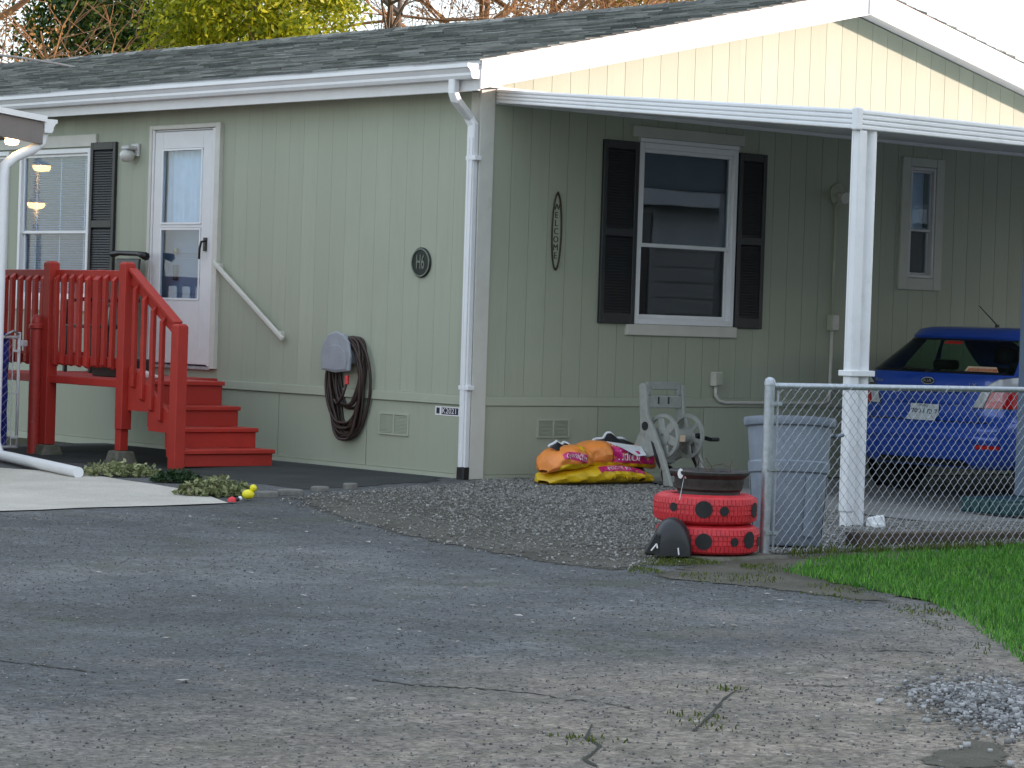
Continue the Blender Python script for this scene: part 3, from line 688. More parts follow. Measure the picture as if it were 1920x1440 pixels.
def shutter(T, u0, u1, z0, z1):
    m = MB(); f = .045; zm = z0+(z1-z0)*.5; a, b = .004, .034
    m.tbox(T, u0, u0+f, a, b, z0, z1); m.tbox(T, u1-f, u1, a, b, z0, z1)
    for (c, d) in ((z0, z0+.09), (zm-.035, zm+.035), (z1-.07, z1)): m.tbox(T, u0+f, u1-f, a, b, c, d)
    so_ = m.build('shutter', 'shutter_black', house, bevel=.004)
    l = MB()
    for c, d in ((z0+.09, zm-.035), (zm+.035, z1-.07)):
        z = c+.01
        while z < d-.02:
            l.prism([T(u0+f, .008, z+.026), T(u1-f, .008, z+.026), T(u1-f, .024, z), T(u0+f, .024, z)], (0, 0, .006)); z += .0235
    l.build('louvres', 'shutter_black', so_, kind='stuff'); MB().tbox(T, u0+f, u1-f, .0035, .0055, z0+.05, z1-.05).build('backing', 'shutter_black', so_)
shutter(TX, 5.155, 5.578, 1.27, 2.785); shutter(TY, 1.303, 1.70, 1.262, 2.76); shutter(TY, 2.88, 3.215, 1.255, 2.75)
shutter(TX, 8.22, 8.64, 1.27, 2.785)
# front door: white storm door with two glass panes in a cream frame
dt = MB(); u0, u1, z0, z1 = 3.475, 4.585, .745, 2.91
dt.tbox(TX, u0, DOOR[0]-.001, -.02, .045, z0, z1); dt.tbox(TX, DOOR[1]+.001, u1, -.02, .045, z0, z1); dt.tbox(TX, DOOR[0]-.001, DOOR[1]+.001, -.02, .044, DOOR[3]+.001, z1)
dt.build('door_casing', 'pale_trim', house, bevel=.004)
MB().tbox(TX, DOOR[0], DOOR[1], -.1, .03, .735, .762).build('threshold', 'galvanised', house)
d_ = MB(); A, B = 3.60, 4.505; g0, g1 = 3.745, 4.375; e0, e1 = -.005, .030
d_.tbox(TX, A, g0, e0, e1, .775, 2.85); d_.tbox(TX, g1, B, e0, e1, .775, 2.85); d_.tbox(TX, g0, g1, e0, e1, .775, 1.345); d_.tbox(TX, g0, g1, e0, e1, 1.985, 2.02); d_.tbox(TX, g0, g1, e0, e1, 2.695, 2.85)
door = d_.build('door', 'white_paint', house, bevel=.006)
dj = MB(); dj.tbox(TX, DOOR[0], A-.004, -.02, .036, .765, 2.868); dj.tbox(TX, B+.004, DOOR[1], -.02, .036, .765, 2.868); dj.tbox(TX, A-.004, B+.004, -.02, .018, 2.856, 2.868); dj.build('door_jamb', 'white_paint', house, bevel=.003)
MB().tbox(TX, g0, g1, .010, .014, 2.02, 2.695).build('pane', 'glass', door); MB().tbox(TX, g0, g1, .010, .014, 1.345, 1.985).build('pane', 'glass', door)
fr_ = MB()
for c, d in ((1.345, 1.985), (2.02, 2.695)):
    fr_.tbox(TX, g0, g0+.016, .031, .037, c, d); fr_.tbox(TX, g1-.016, g1, .031, .037, c, d); fr_.tbox(TX, g0+.016, g1-.016, .031, .037, c, c+.016); fr_.tbox(TX, g0+.016, g1-.016, .031, .037, d-.016, d)
fr_.build('pane_bead', 'white_vinyl', door)
MB().tbox(TX, DOOR[0], DOOR[1], -.115, -.075, .765, 2.868).build('inner_door', 'inner_door', house)
idp = MB()
for c, d in ((1.40, 1.72), (1.76, 2.0)): idp.tbox(TX, 3.80, 4.32, -.075, -.069, c, d)
idp.build('door_panel', 'inner_door', door, bevel=.004)
cu2 = MB(); cu2.grid(lambda u, v: TX(3.72+u*.67, -.052+.010*sin(u*46)+.004*sin(u*21+v*3), 2.03+v*.655), 90, 4); cu2.build('curtain', 'curtain', door, smooth=True)
MB().box(.046, .066, 4.215, 4.285, 1.52, 1.66).build('keypad_lock', 'black_metal', door, bevel=.008); MB().lathe([(0, .0), (.03, .01), (.03, .035), (.012, .045)], (.03, 4.245, 1.78), 14, 0).build('deadbolt', 'brass', door)
hd = MB(); hd.tbox(TX, 3.640, 3.685, .031, .045, 1.78, 1.90); hd.tube([TX(3.662, .045, 1.87), TX(3.67, .075, 1.86), TX(3.685, .08, 1.80), TX(3.70, .072, 1.71)], .011, 8); hd.build('handle', 'black_metal', door, smooth=40)
# crawl-space vents with mesh
def vent(T, u0, u1, z0, z1):
    m = MB(); f = .014
    m.tbox(T, u0, u1, .004, .016, z0, z0+f); m.tbox(T, u0, u1, .004, .016, z1-f, z1); um = (u0+u1)/2
    for a in (u0, um-f/2, u1-f): m.tbox(T, a, a+f, .004, .0165, z0+f, z1-f)
    o = m.build('crawl_vent', 'sage_trim', house); s = MB()
    for a, b in ((u0+f, um-f/2), (um+f/2, u1-f)):
        z = z0+f+.004
        while z < z1-f: s.prism([T(a, .005, z+.008), T(b, .005, z+.008), T(b, .013, z), T(a, .013, z)], (0, 0, .0016)); z += .011
    s.build('vent_slats', 'sage_skirt', o, kind='stuff')
vent(TX, .765, 1.15, .30, .478); vent(TY, .685, 1.035, .325, .478)
# electrical box, conduit and outlet on the gable wall
cb = MB(); cb.tbox(TY, 4.055, 4.145, .004, .07, 1.26, 1.40); eb = cb.build('junction_box', 'sage_trim', house, bevel=.005)
MB().tbox(TY, 4.06, 4.14, .071, .078, 1.265, 1.395).build('cover_plate', 'pale_trim', eb, bevel=.004)
MB().tube([TY(4.10, .03, 2.42), TY(4.10, .03, 1.40)], .014, 8).build('conduit', 'sage_trim', house, smooth=True)
cp = [TY(4.10, .03, 1.26), TY(4.10, .03, .68), TY(4.08, .03, .635), TY(4.02, .03, .62), TY(2.80, .03, .62), TY(2.72, .03, .635), TY(2.68, .03, .68), TY(2.675, .03, .76)]
MB().tube(cp, .015, 8).build('conduit', 'pale_trim', house, smooth=True)
ob = MB().tbox(TY, 2.63, 2.72, .004, .07, .76, .88).build('outlet_box', 'pale_trim', house, bevel=.006); MB().tbox(TY, 2.638, 2.712, .071, .082, .768, .872).build('outlet_cover', 'sage_trim', ob, bevel=.006)
fl = MB(); fl.lathe([(0, 0), (.09, 0), (.10, .02), (.08, .03), (.05, .05), (.0, .055)], (0, 0, 0), 20, 1)
fl.v = [(4.13+x, -.004-y, 2.46+z) for x, y, z in fl.v]; fx = fl.build('floodlight_base', 'sage_trim', house, smooth=40)
for k in (-1, 1):
    lp = MB().tube([(4.13+k*.03, -.06, 2.46), (4.13+k*.09, -.14, 2.44), (4.13+k*.11, -.22, 2.42)], .045, 12, scale=[.4, .9, 1.15]); lp.build('lamp_head', 'pale_trim', fx, smooth=40)
# ------------------------------------------------------------------ red porch and steps
PX = -1.5
porch = thing('wooden_porch', 'red painted wooden porch with slatted railing and four steps below the white door', 'porch', (-.8, 3.6, 0))
def post(y, z0, z1, x=PX, w_=.09, name='post'):
    m = MB(); m.box(x-w_/2, x+w_/2, y-w_/2, y+w_/2, z0, z1-.02)
    m.hexa([(x-w_/2, y-w_/2, z1-.02), (x+w_/2, y-w_/2, z1-.02), (x+w_/2, y+w_/2, z1-.02), (x-w_/2, y+w_/2, z1-.02), (x-w_/2+.015, y-w_/2+.015, z1), (x+w_/2-.015, y-w_/2+.015, z1), (x+w_/2-.015, y+w_/2-.015, z1), (x-w_/2+.015, y+w_/2-.015, z1)])
    return m.build(name, 'red_paint', porch, bevel=.004)
DK_ = .667
post(2.655, .26, 1.635, w_=.1); MB().box(PX-.04, PX+.04, 2.63, 2.71, .085, .259).build('post', 'red_paint', porch, bevel=.004)
post(3.82, .075, 1.635, w_=.1); post(5.15, .05, 1.6); post(1.87, gz(PX, 1.87)+.002, 1.145, w_=.1, name='newel_post'); post(5.15, DK_, 1.6, x=-.15)
DK = .665
for i in range(11):      # deck boards, laid along y
    x0 = -1.47+i*.132
    y0 = 2.60 if x0+.126 < -.5 else 3.42
    MB().box(x0, min(x0+.126, -.03), y0, 5.2, DK-.035, DK).build('deck_board', 'red_paint', porch, bevel=.004)
MB().box(PX-.02, PX+.02, 2.707, 3.768, DK-.065, DK-.002).build('rim_joist', 'red_paint', porch, bevel=.004)
MB().box(PX-.02, PX+.02, 3.872, 5.1, DK-.065, DK-.002).build('rim_joist', 'red_paint', porch, bevel=.004)
MB().box(-1.45, -.06, 3.385, 3.42, DK-.07, DK-.037).build('rim_joist', 'red_paint', porch)
for y in (4.2, 4.7): MB().box(-1.46, -.06, y, y+.04, DK-.066, DK-.037).build('joist', 'red_paint', porch)
# guard rail along the outer side
def rail(a, b, w_, h_, nm='rail'): return MB().bar(a, b, w_, h_).build(nm, 'red_paint', porch, bevel=.005)
rail((PX+.03, 2.708, 1.52), (PX+.03, 3.768, 1.52), .04, .09); rail((PX+.03, 3.872, 1.52), (PX+.03, 5.1, 1.51), .04, .09)
rail((PX+.03, 2.708, .80), (PX+.03, 3.768, .80), .04, .085); rail((PX+.03, 3.872, .80), (PX+.03, 5.1, .80), .04, .085)
rail((PX+.06, 5.15, 1.52), (-.2, 5.15, 1.52), .04, .09); rail((PX+.06, 5.15, .80), (-.2, 5.15, .80), .04, .085)
def bal(x, y, z0, z1, tilt=0., ax=0, wy=.042, wx=.038):
    m = MB(); a, b = wx/2, wy/2; t = .035
    lo = [(-a, -b), (a, -b), (a, b), (-a, b)]
    zt = [z1, z1-t, z1-t, z1] if ax == 0 else [z1, z1, z1-t, z1-t]
    zt = [z1-t, z1, z1, z1-t] if ax == 0 else zt
    m.hexa([(x+p, y+q-tilt, z0+(0 if ax else (.02 if p < 0 else 0))) for p, q in lo] + [(x+p, y+q+tilt, z) for (p, q), z in zip(lo, zt)])
    return m.build('baluster', 'red_paint', porch, bevel=.003)
by = [2.83, 2.955, 3.085, 3.22, 3.345, 3.475, 3.60, 3.71]
for i, y in enumerate(by): bal(PX-.013, y, .745+rnd.uniform(-.01, .02), 1.53+rnd.uniform(-.02, .01), rnd.uniform(-.008, .008), wy=(.075 if i == 2 else .045))
for y in (3.93, 4.05, 4.17, 4.30, 4.43, 4.56, 4.70, 4.84, 4.98): bal(PX-.013, y, .745, 1.525+rnd.uniform(-.02, .01), rnd.uniform(-.006, .006), wy=.05)
for x in (-1.32, -1.17, -1.02, -.87, -.72, -.57, -.42, -.28): bal(x, 5.137-.022, .745, 1.52, 0, 1)
# stairs
YF = [1.845, 2.085, 2.345, 2.585]; ZT = [.134, .298, .465, DK]
for k in range(4):
    z0 = gz(-1, YF[k])+.004 if k == 0 else ZT[k-1]+.001
    MB().box(-1.445, -.555, YF[k]+.015, YF[k]+.035, z0, ZT[k]-.036).build('riser', 'red_paint', porch, bevel=.002)
    if k < 3: MB().box(-1.448, -.545, YF[k]-.012, YF[k+1]+.014, ZT[k]-.034, ZT[k]).build('tread', 'red_paint', porch, bevel=.005)
MB().box(-1.448, -.545, 2.573, 2.598, DK-.034, DK-.001).build('tread', 'red_paint', porch, bevel=.004)
for x in (PX+.005, -.62):
    poly = [(2.60, .42), (2.60, .78 if x < -1 else .60), (2.50, .76 if x < -1 else .6), (1.925, .36 if x < -1 else .10), (1.925, .07), (2.02, .07), (2.02, .262), (2.29, .268), (2.29, .42)] if x < -1 else [(2.60, .20), (2.60, .42), (2.385, .42), (2.385, .255), (2.125, .255), (2.125, .09), (1.89, .09), (1.89, -.02), (2.05, -.02)]
    MB().prism([(x, y, z) for y, z in poly], (.038, 0, 0)).build('stringer', 'red_paint', porch)
MB().bar((PX+.028, 2.60, 1.50), (PX+.028, 1.93, 1.085), .038, .10).build('stair_rail', 'red_paint', porch, bevel=.005)
MB().bar((PX+.02, 2.606, 1.575), (PX+.02, 1.925, 1.148), .085, .03).build('rail_cap', 'red_paint', porch, bevel=.005)
for y, zb in ((2.505, .60), (2.37, .50), (2.235, .42), (2.10, .34)):
    zt = 1.575-(2.6-y)*.628-.065; bal(PX-.011, y, zb, zt, 0, 0, .042, .036)
for (y, px, w_) in ((2.67, 226, .21), (3.80, 92, .2), (5.15, 20, .2)):
    m = MB(); m.hexa([(PX-w_/2-.03, y-w_/2, gz(PX, y)-.03), (PX+w_/2, y-w_/2-.02, gz(PX, y)-.03), (PX+w_/2+.02, y+w_/2, gz(PX, y)-.03), (PX-w_/2, y+w_/2, gz(PX, y)-.03), (PX-w_/2+.03, y-w_/2+.03, .084 if y < 3 else .073 if y < 5 else .048), (PX+w_/2-.03, y-w_/2+.02, .083 if y < 3 else .072 if y < 5 else .047), (PX+w_/2-.02, y+w_/2-.03, .084 if y < 3 else .073 if y < 5 else .048), (PX-w_/2+.03, y+w_/2-.02, .084 if y < 3 else .073 if y < 5 else .048)])
    tag(m.build('pier_block', 'pier_stone', bevel=.015, seg=2), {2.67: 'mossy pier block under the porch post beside the steps', 3.80: 'mossy pier block under the porch post nearest the wire gate', 5.15: 'pier block under the rear corner post of the porch'}[y], 'pier block', 'pier blocks under the porch')
# things on the porch
ch = thing('patio_chair', 'black patio chair behind the red porch railing', 'chair', (-.42, 4.75, DK))
c = MB(); Zd = DK; cx, cy = -.42, 4.72
MB().box(cx-.24, cx+.24, cy-.22, cy+.24, Zd+.40, Zd+.43).build('seat', 'black_plastic', ch, bevel=.01)
for a, b in ((-1, -1), (1, -1), (-1, 1), (1, 1)): MB().bar((cx+a*.23, cy+b*.21, Zd), (cx+a*.22, cy+b*.2, Zd+.40), .03, .03, (1, 0, 0)).build('leg', 'black_plastic', ch)
MB().prism([(cx+.20, cy-.20, Zd+.43), (cx+.20, cy+.20, Zd+.43), (cx+.27, cy+.19, Zd+1.04), (cx+.27, cy-.19, Zd+1.04)], (.025, 0, 0)).build('backrest', 'black_plastic', ch, bevel=.008)
MB().tube([(cx+.27, cy-.30, Zd+1.06), (cx+.285, cy-.15, Zd+1.085), (cx+.285, cy+.15, Zd+1.09), (cx+.27, cy+.26, Zd+1.08)], .028, 8, scale=[1.4, .8, .8, 1.1]).build('top_rail', 'black_plastic', ch, smooth=True)
for s_ in (-1, 1): MB().tube([(cx-.2, cy+s_*.25, Zd+.42), (cx-.2, cy+s_*.26, Zd+.64), (cx+.0, cy+s_*.27, Zd+.66), (cx+.24, cy+s_*.25, Zd+.66)], .018, 8).build('armrest', 'black_plastic', ch, smooth=True)
cr_ = thing('storage_crate', 'black slatted crate on the porch floor behind the railing', 'crate', (-.95, 3.45, DK))
for x in (-1.12, -.80): MB().box(x-.012, x+.012, 3.28, 3.72, DK+.002, DK+.16).build('side', 'black_plastic', cr_, bevel=.004)
for i in range(9): MB().box(-1.107, -.813, 3.29+i*.05, 3.315+i*.05, DK+.02, DK+.15).build('slat', 'black_plastic', cr_)
sh2 = thing('porch_shoes', 'white pair of shoes on the porch floor behind the railing', 'shoes', (-1.1, 3.0, DK))
for y in (2.92, 3.03):
    MB().grid(lambda u, v: (-1.2+u*.26, y+.042*cos(2*pi*v)*(.75+.25*sin(u*pi))*(.3+.7*sin(min(u+.06, .97)*pi)**.4), DK+.002+(.05+.035*cos(u*2.6))*max(0., sin(2*pi*v)*.5+.5)), 10, 12).build('shoe', 'white_paint', sh2, smooth=True)
# wall things on the door side
pl = thing('porch_light', 'small unlit glass porch light on the green wall beside the white door', 'wall light', (-.05, 4.86, 2.6))
MB().tbox(TX, 4.78, 4.90, .004, .03, 2.64, 2.76).build('back_plate', 'grey_frame', pl, bevel=.006)
MB().tbox(TX, 4.80, 4.92, .03, .13, 2.70, 2.735).build('hood', 'grey_frame', pl, bevel=.01)
gl_ = MB().lathe([(0, 0), (.035, .005), (.065, .04), (.072, .075), (.05, .11), (.0, .115)], (-.085, 4.875, 2.585), 16); gl_.build('globe', 'lamp_glass', pl, smooth=True)
hr = thing('handrail', 'white slanted handrail fixed to the green wall beside the steps', 'handrail', (-.06, 2.95, 1.3))
MB().bar(TX(3.50, .055, 1.685), TX(2.44, .055, 1.035), .03, .042).build('rail', 'pale_trim', hr, bevel=.01, seg=2)
for q in (.06, .94): p = np.array(TX(3.50, .03, 1.685))*(1-q)+np.array(TX(2.44, .03, 1.035))*q; MB().box(-.045, -.004, p[1]-.014, p[1]+.014, p[2]-.03, p[2]+.03).build('bracket', 'pale_trim', hr)
# round house number plaque
pq = thing('number_plaque', 'round dark green plaque with number H6 on the green wall', 'plaque', (-.02, .67, 1.58))
MB().lathe([(0, 0), (.122, 0), (.122, .014), (0, .014)], (-.020, .67, 1.70), 40, 0).build('disc', 'plaque_green', pq, bevel=.003)
MB().lathe([(.104, 0), (.114, 0), (.114, .006), (.104, .006), (.104, 0)], (-.0265, .67, 1.70), 40, 0, False).build('ring', 'plaque_bronze', pq)
text('H6', .165, 'lettering', 'plaque_bronze', pq, lambda u, v, l: (-.0215-l, .67-u, 1.70+v), width=.10, ext=.003)
st = thing('number_sticker', 'small white sticker with dark lettering on the skirting by the downspout', 'sticker', (-.03, .29, .48))
MB().tbox(TX, .145, .44, .0045, .0065, .488, .56).build('backing', 'ink_white', st); MB().tbox(TX, .155, .36, .0066, .0072, .497, .551).build('panel', 'ink_navy', st)
text('K2021', .062, 'lettering', 'ink_white', st, lambda u, v, l: (-.0078, .262-u, .524+v), width=.17); MB().tbox(TX, .385, .425, .0066, .0072, .50, .548).build('mark', 'ink_navy', st)
# hose hanger with the coiled hose
hg = thing('hose_hanger', 'grey plastic wall hanger holding the coiled brown hose', 'hose hanger', (-.06, 1.7, .8))
HGY = 1.60
hp = [(.19, .0), (.2, .12), (.17, .235), (.10, .30), (0, .325), (-.10, .30), (-.17, .235), (-.2, .12), (-.19, 0), (0, -.02)]
MB().prism([(-.14, HGY+a, .80+b) for a, b in hp], (.03, 0, 0)).build('front_plate', 'grey_plastic', hg, bevel=.012, seg=2)
MB().prism([(-.12, HGY+a*.8, .86+b*.72) for a, b in hp], (.115, 0, 0)).build('drum', 'grey_plastic', hg, bevel=.01)
MB().prism([(-.147, HGY+a*.8, .812+b*.62) for a, b in hp], (.006, 0, 0)).build('lid', 'grey_plastic', hg, bevel=.004)
hose = thing('garden_hose', 'long dark brown hose hanging in loops on the wall', 'hose', (-.1, 1.65, .25))
for i in range(15):
    r_ = random.Random(50+i); bot = .23+.30*r_.random()**1.6; wd = .15+.10*r_.random(); d = .025+.075*(i % 4)/4; top = 1.03+r_.uniform(-.03, .05); sh_ = r_.uniform(-.05, .03); pts = []
    for q in range(40):
        a = 2*pi*q/40; t = .5-.5*cos(a); z = top+(bot-top)*t
        wv = wd*abs(sin(a))**.75*(1 if sin(a) > 0 else -1)*(1.05-.28*t)+.012*sin(3*a+i)
        pts.append((-d-.014*sin(2*a+i), 1.555+sh_+wv-(.03 if sin(a) < 0 else 0)*1, z))
    MB().tube(pts, .0125, 7, closed=True).build('hose_loop', 'hose_brown', hose, smooth=True)
MB().tube([(-.125, 1.45, .76), (-.13, 1.44, .69)], .018, 10).build('nozzle', 'toy_red', hose, smooth=40)
MB().tube([(-.125, 1.455, .69), (-.12, 1.51, .58), (-.11, 1.59, .52), (-.11, 1.63, .56)], .012, 7).build('hose_end', 'hose_brown', hose, smooth=True)
# welcome sign on the gable wall
ws = thing('welcome_sign', 'narrow oval iron welcome sign on the gable wall', 'sign', (.82, -.02, 1.67))
oz, oh, ow = 1.985, .305, .05
MB().tube([(.82+ow*sin(2*pi*q/48), -.018, oz+oh*cos(2*pi*q/48)) for q in range(48)], .0075, 7, closed=True).build('oval_rim', 'bronze_iron', ws, smooth=True)
MB().prism([(.82+ow*.88*sin(2*pi*q/32), -.008, oz+oh*.96*cos(2*pi*q/32)) for q in range(32)], (0, .0035, 0)).build('back_panel', 'sage_trim', ws)
MB().lathe([(0, 0), (.012, .004), (.0, .02)], (.82, -.02, oz+oh), 10).build('finial', 'bronze_iron', ws)
for i, c_ in enumerate('WELCOME'): text(c_, .072, 'letter', 'bronze_iron', ws, lambda u, v, l, i=i: (.82+u, -.0095-l, oz+.195-i*.065+v), ext=.002)

# ------------------------------------------------------------------ neighbouring outbuilding at the left edge
nb = thing('neighbour_building', 'beige outbuilding with taupe rake board at the left edge of the picture', 'building', (-5.3, 7.5, 0))
YB = 3.39; rb = ony(78, 271, YB); rb0 = ony(0, 256, YB); sl2 = (rb0[2]-rb[2])/(rb[0]-rb0[0])
xE = rb[0]; zE = rb[2]; RX = -5.6
def zr(x): return zE+sl2*(xE-x) if x > RX else zE+sl2*(xE-RX)-(RX-x)*sl2
XW = -2.29
MB().prism([(XW, YB+.14, -.12), (XW, YB+.14, zr(XW)+.1), (RX, YB+.14, zr(RX)+.1), (-8.9, YB+.14, zr(-8.9)+.1), (-8.9, YB+.14, -.12)], (0, .1, 0)).build('wall', 'beige_wall', nb)
MB().box(XW-.1, XW, YB+.242, 5.2, -.12, zE+.12).build('wall', 'beige_wall', nb)
for sx in (0, 1):
    X = (lambda x: x) if sx == 0 else (lambda x: 2*RX-x)
    MB().prism([(X(xE), YB-.02, zE), (X(RX), YB-.02, zr(RX)), (X(RX), YB-.02, zr(RX)+.185), (X(xE), YB-.02, zE+.185)], (0, .03, 0)).build('rake_board', 'taupe_board', nb, bevel=.003)
    MB().prism([(X(xE+.02), YB-.05, zE+.187), (X(RX), YB-.05, zr(RX)+.187), (X(RX), YB-.05, zr(RX)+.235), (X(xE+.02), YB-.05, zE+.235)], (0, 2.1, 0)).build('roof', 'white_metal', nb)
MB().prism([(xE-.02, YB+.012, zE+.05), (RX, YB+.012, zr(RX)+.05), (RX, YB+.012, zr(RX)+.07), (xE-.02, YB+.012, zE+.07)], (0, 1.9, 0)).build('soffit', 'taupe_board', nb)
g2 = MB().prism([(xE+.012-a, YB-.01, zE+.10+b) for a, b in gp_], (0, 1.9, 0)).build('gutter', 'white_metal', nb)
MB().prism([(xE+.012-a, YB-.024, zE+.10+b) for a, b in [(0, 0), (-.07, 0), (-.085, .025), (-.085, .045), (-.105, .075), (-.122, .085), (-.122, .114), (0, .114)]], (0, .013, 0)).build('end_cap', 'white_metal', g2)
de = ong(147, 886, .045)
MB().tube([(xE+.05, YB+.06, zE+.11), (xE+.03, YB+.05, zE+.02), (xE-.06, YB+.04, zE-.04), (XW+.16, YB+.04, zE-.12), (XW+.07, YB+.035, zE-.19), (XW+.05, YB+.03, zE-.30), (XW+.05, YB+.03, .20), (XW+.045, YB+.01, .10), (XW+.03, YB-.08, gz(XW, YB)+.055), (XW, YB-.3, gz(XW, YB)+.05), tuple(de)], .043, 12).build('downspout', 'white_metal', nb, smooth=40)
li = thing('eave_lamp', 'small lit amber lamp under the eave of the beige outbuilding', 'lamp', (-2.17, YB+.05, zE-.03))
lq = ony(22, 266, YB+.05)
MB().lathe([(0, 0), (.05, .01), (.06, .035), (.05, .06)], (lq[0], lq[1], lq[2]-.03), 14).build('bulb', 'lamp_lit', li, smooth=True); MB().lathe([(.065, 0), (.065, .03), (.02, .05)], (lq[0], lq[1], lq[2]+.031), 14).build('cap', 'white_metal', li, smooth=40)
def mirrored(px, py, X):               # a point whose mirror image in the window with blinds lies at this pixel
    w0 = onx(px, py, -.02); d = w0-CAM; d[0] = -d[0]; return w0+d*((X-w0[0])/d[0])
qa = mirrored(75, 317, -2.6); qb = mirrored(64, 387, -2.6); xm, ym = -2.6, (qa[1]+qb[1])/2+.12
lpst = thing('lamp_post', 'lamp post with two lit amber lanterns, mirrored in the window with blinds', 'lamp post', (xm, ym, gz(xm, ym)))
MB().tube([(xm, ym, gz(xm, ym)-.05), (xm, ym, qa[2]+.15)], .035, 10).build('pole', 'white_metal', lpst, smooth=True)
for q in (qa, qb):
    MB().tube([(xm, ym, q[2]+.08), (q[0]+.05, q[1], q[2]+.08)], .012, 6).build('arm', 'white_metal', lpst)
    MB().lathe([(0, 0), (.08, .012), (.105, .045), (.10, .07)], (q[0]+.05, q[1], q[2]-.03), 16).build('lantern', 'lamp_lit', lpst, smooth=True)
    MB().lathe([(.115, 0), (.06, .045), (.0, .05)], (q[0]+.05, q[1], q[2]+.041), 16).build('shade', 'white_metal', lpst, smooth=40)

# wire gate beside the porch
def chain(m, T, u0, u1, z0, z1, p=.0357, r=.0022):
    n = int((u1-u0)/p); h = .036; nz = int((z1-z0)/h)
    for i in range(n):
        pts = []
        for j in range(nz+1):
            k = (i+j) % 2; pts.append(np.array(T(u0+p*(i+(k)), (.0035 if k else -.0035), z0+h*j)))
        m.sweep(pts, [(r, 0), (0, r), (-r, 0), (0, -r)], caps=False)
GY = 4.10; gzg = gz(-1.9, GY)
gt = thing('wire_gate', 'white framed wire mesh gate between the porch and the beige outbuilding', 'gate', (-1.9, GY, gzg))
f = MB(); f.tube([(-1.63, GY, gzg+.05), (-1.63, GY, 1.02)], .0135, 8); f.tube([(-2.26, GY, gzg+.05), (-2.26, GY, 1.0)], .0135, 8); f.tube([(-1.63, GY, .975), (-2.26, GY, .975)], .0135, 8); f.tube([(-1.63, GY, gzg+.06), (-2.26, GY, gzg+.06)], .0135, 8); f.build('frame', 'white_metal', gt, smooth=True)
MB().tube([(-1.695, GY-.01, gzg+.07), (-1.695, GY-.01, .965)], .005, 6).build('tension_bar', 'white_metal', gt)
for z in (.12, .5, .86): MB().box(-1.70, -1.625, GY-.018, GY-.014, z-.01, z+.01).build('tension_band', 'white_metal', gt)
MB().tube([(-1.64, GY-.01, 1.0), (-1.70, GY-.02, 1.03), (-1.78, GY-.02, .99)], .010, 8).build('latch', 'galvanised', gt, smooth=True); MB().box(-1.615, -1.555, GY-.02, GY+.02, .90, .95).build('hinge', 'white_metal', gt, bevel=.006)
cm = MB(); chain(cm, lambda u, d, z: (-u, GY-d, z), 1.70, 2.26, gzg+.07, .965); cm.build('mesh', 'galvanised', gt, kind='stuff')
tp = MB(); tp.grid(lambda u, v: (-1.70-u*.56, GY+.04+.012*sin(u*17+v*3)+.006*sin(v*23), gzg+.03+v*(.98-gzg)), 24, 24); tag(tp.build('blue_tarp', 'tarp_blue', smooth=True), 'dark blue plastic sheet behind the wire gate', 'tarp')
gpst = thing('gate_post', 'round red painted gate post with worn paint in front of the porch railing', 'post', (-1.57, 3.99, gz(-1.57, 3.99)))
pp = onx(66, 700, -1.575); gy = pp[1]
MB().lathe([(.052, gz(-1.57, 4)-.02), (.052, 1.05)], (-1.575, gy, 0), 14).build('shaft', 'red_post', gpst, smooth=40)
MB().lathe([(.056, 1.052), (.066, 1.06), (.066, 1.085), (.05, 1.10), (.048, 1.13), (.03, 1.165), (0, 1.18)], (-1.575, gy, 0), 14).build('cap', 'red_post', gpst, smooth=40)

# planting and small things along the concrete edge
def clump(name, label, px, w_, h_, n, mat, leaf, seed, squash=1.):
    r_ = np.random.default_rng(seed); c = ong(*px); V = np.zeros((n, 4, 3)); ax = np.array([cr[0], cr[1], 0]); ax /= np.linalg.norm(ax); ay = np.array([-ax[1], ax[0], 0])
    a = r_.uniform(0, 2*pi, n); q = np.sqrt(r_.uniform(0, 1, n)); ux = q*np.cos(a)*w_/2; uy = q*np.sin(a)*w_/2*.55*squash
    top = h_*np.sqrt(np.clip(1-q**2, 0.02, 1))*r_.uniform(.65, 1.15, n); z = top*r_.uniform(.15, 1., n)
    B = c[None]+ax[None]*ux[:, None]+ay[None]*uy[:, None]; B[:, 2] += z
    D = r_.normal(0, 1, (n, 3)); D[:, 2] = np.abs(D[:, 2])*.5+.1; D /= np.linalg.norm(D, axis=1)[:, None]
    S_ = np.cross(D, r_.normal(0, 1, (n, 3))); S_ /= np.linalg.norm(S_, axis=1)[:, None]; L = (leaf*r_.uniform(.6, 1.3, n))[:, None]
    V[:, 0] = B; V[:, 1] = B+D*L*.5+S_*L*.28; V[:, 2] = B+D*L; V[:, 3] = B+D*L*.5-S_*L*.28
    o = thing(name, label, 'plant', tuple(c)); raw('leaves', V.reshape(-1, 3), np.arange(4*n).reshape(-1, 4), mat, o)
    m = MB()
    for i in range(14): e = B[i*7 % n]; m.tube([tuple(c+(e-c)*np.array([.4, .4, 0])), tuple(c+(e-c)*np.array([.8, .8, .6])), tuple(e)], .003, 4)
    m.build('stems', 'bark_grey', o, kind='stuff'); return o
clump('ground_cover_plant', 'pale variegated ground-cover plant next to the white downspout outlet', (225, 893), .62, .11, 900, 'leaf_vinca', .045, 1)
clump('low_shrub', 'small dark green shrub between the two pale ground-cover plants', (333, 905), .40, .10, 1500, 'leaf_shrub', .03, 2)
clump('ground_cover_plant', 'large pale variegated ground-cover plant at the tip of the concrete', (405, 930), .55, .13, 1300, 'leaf_vinca', .045, 3)
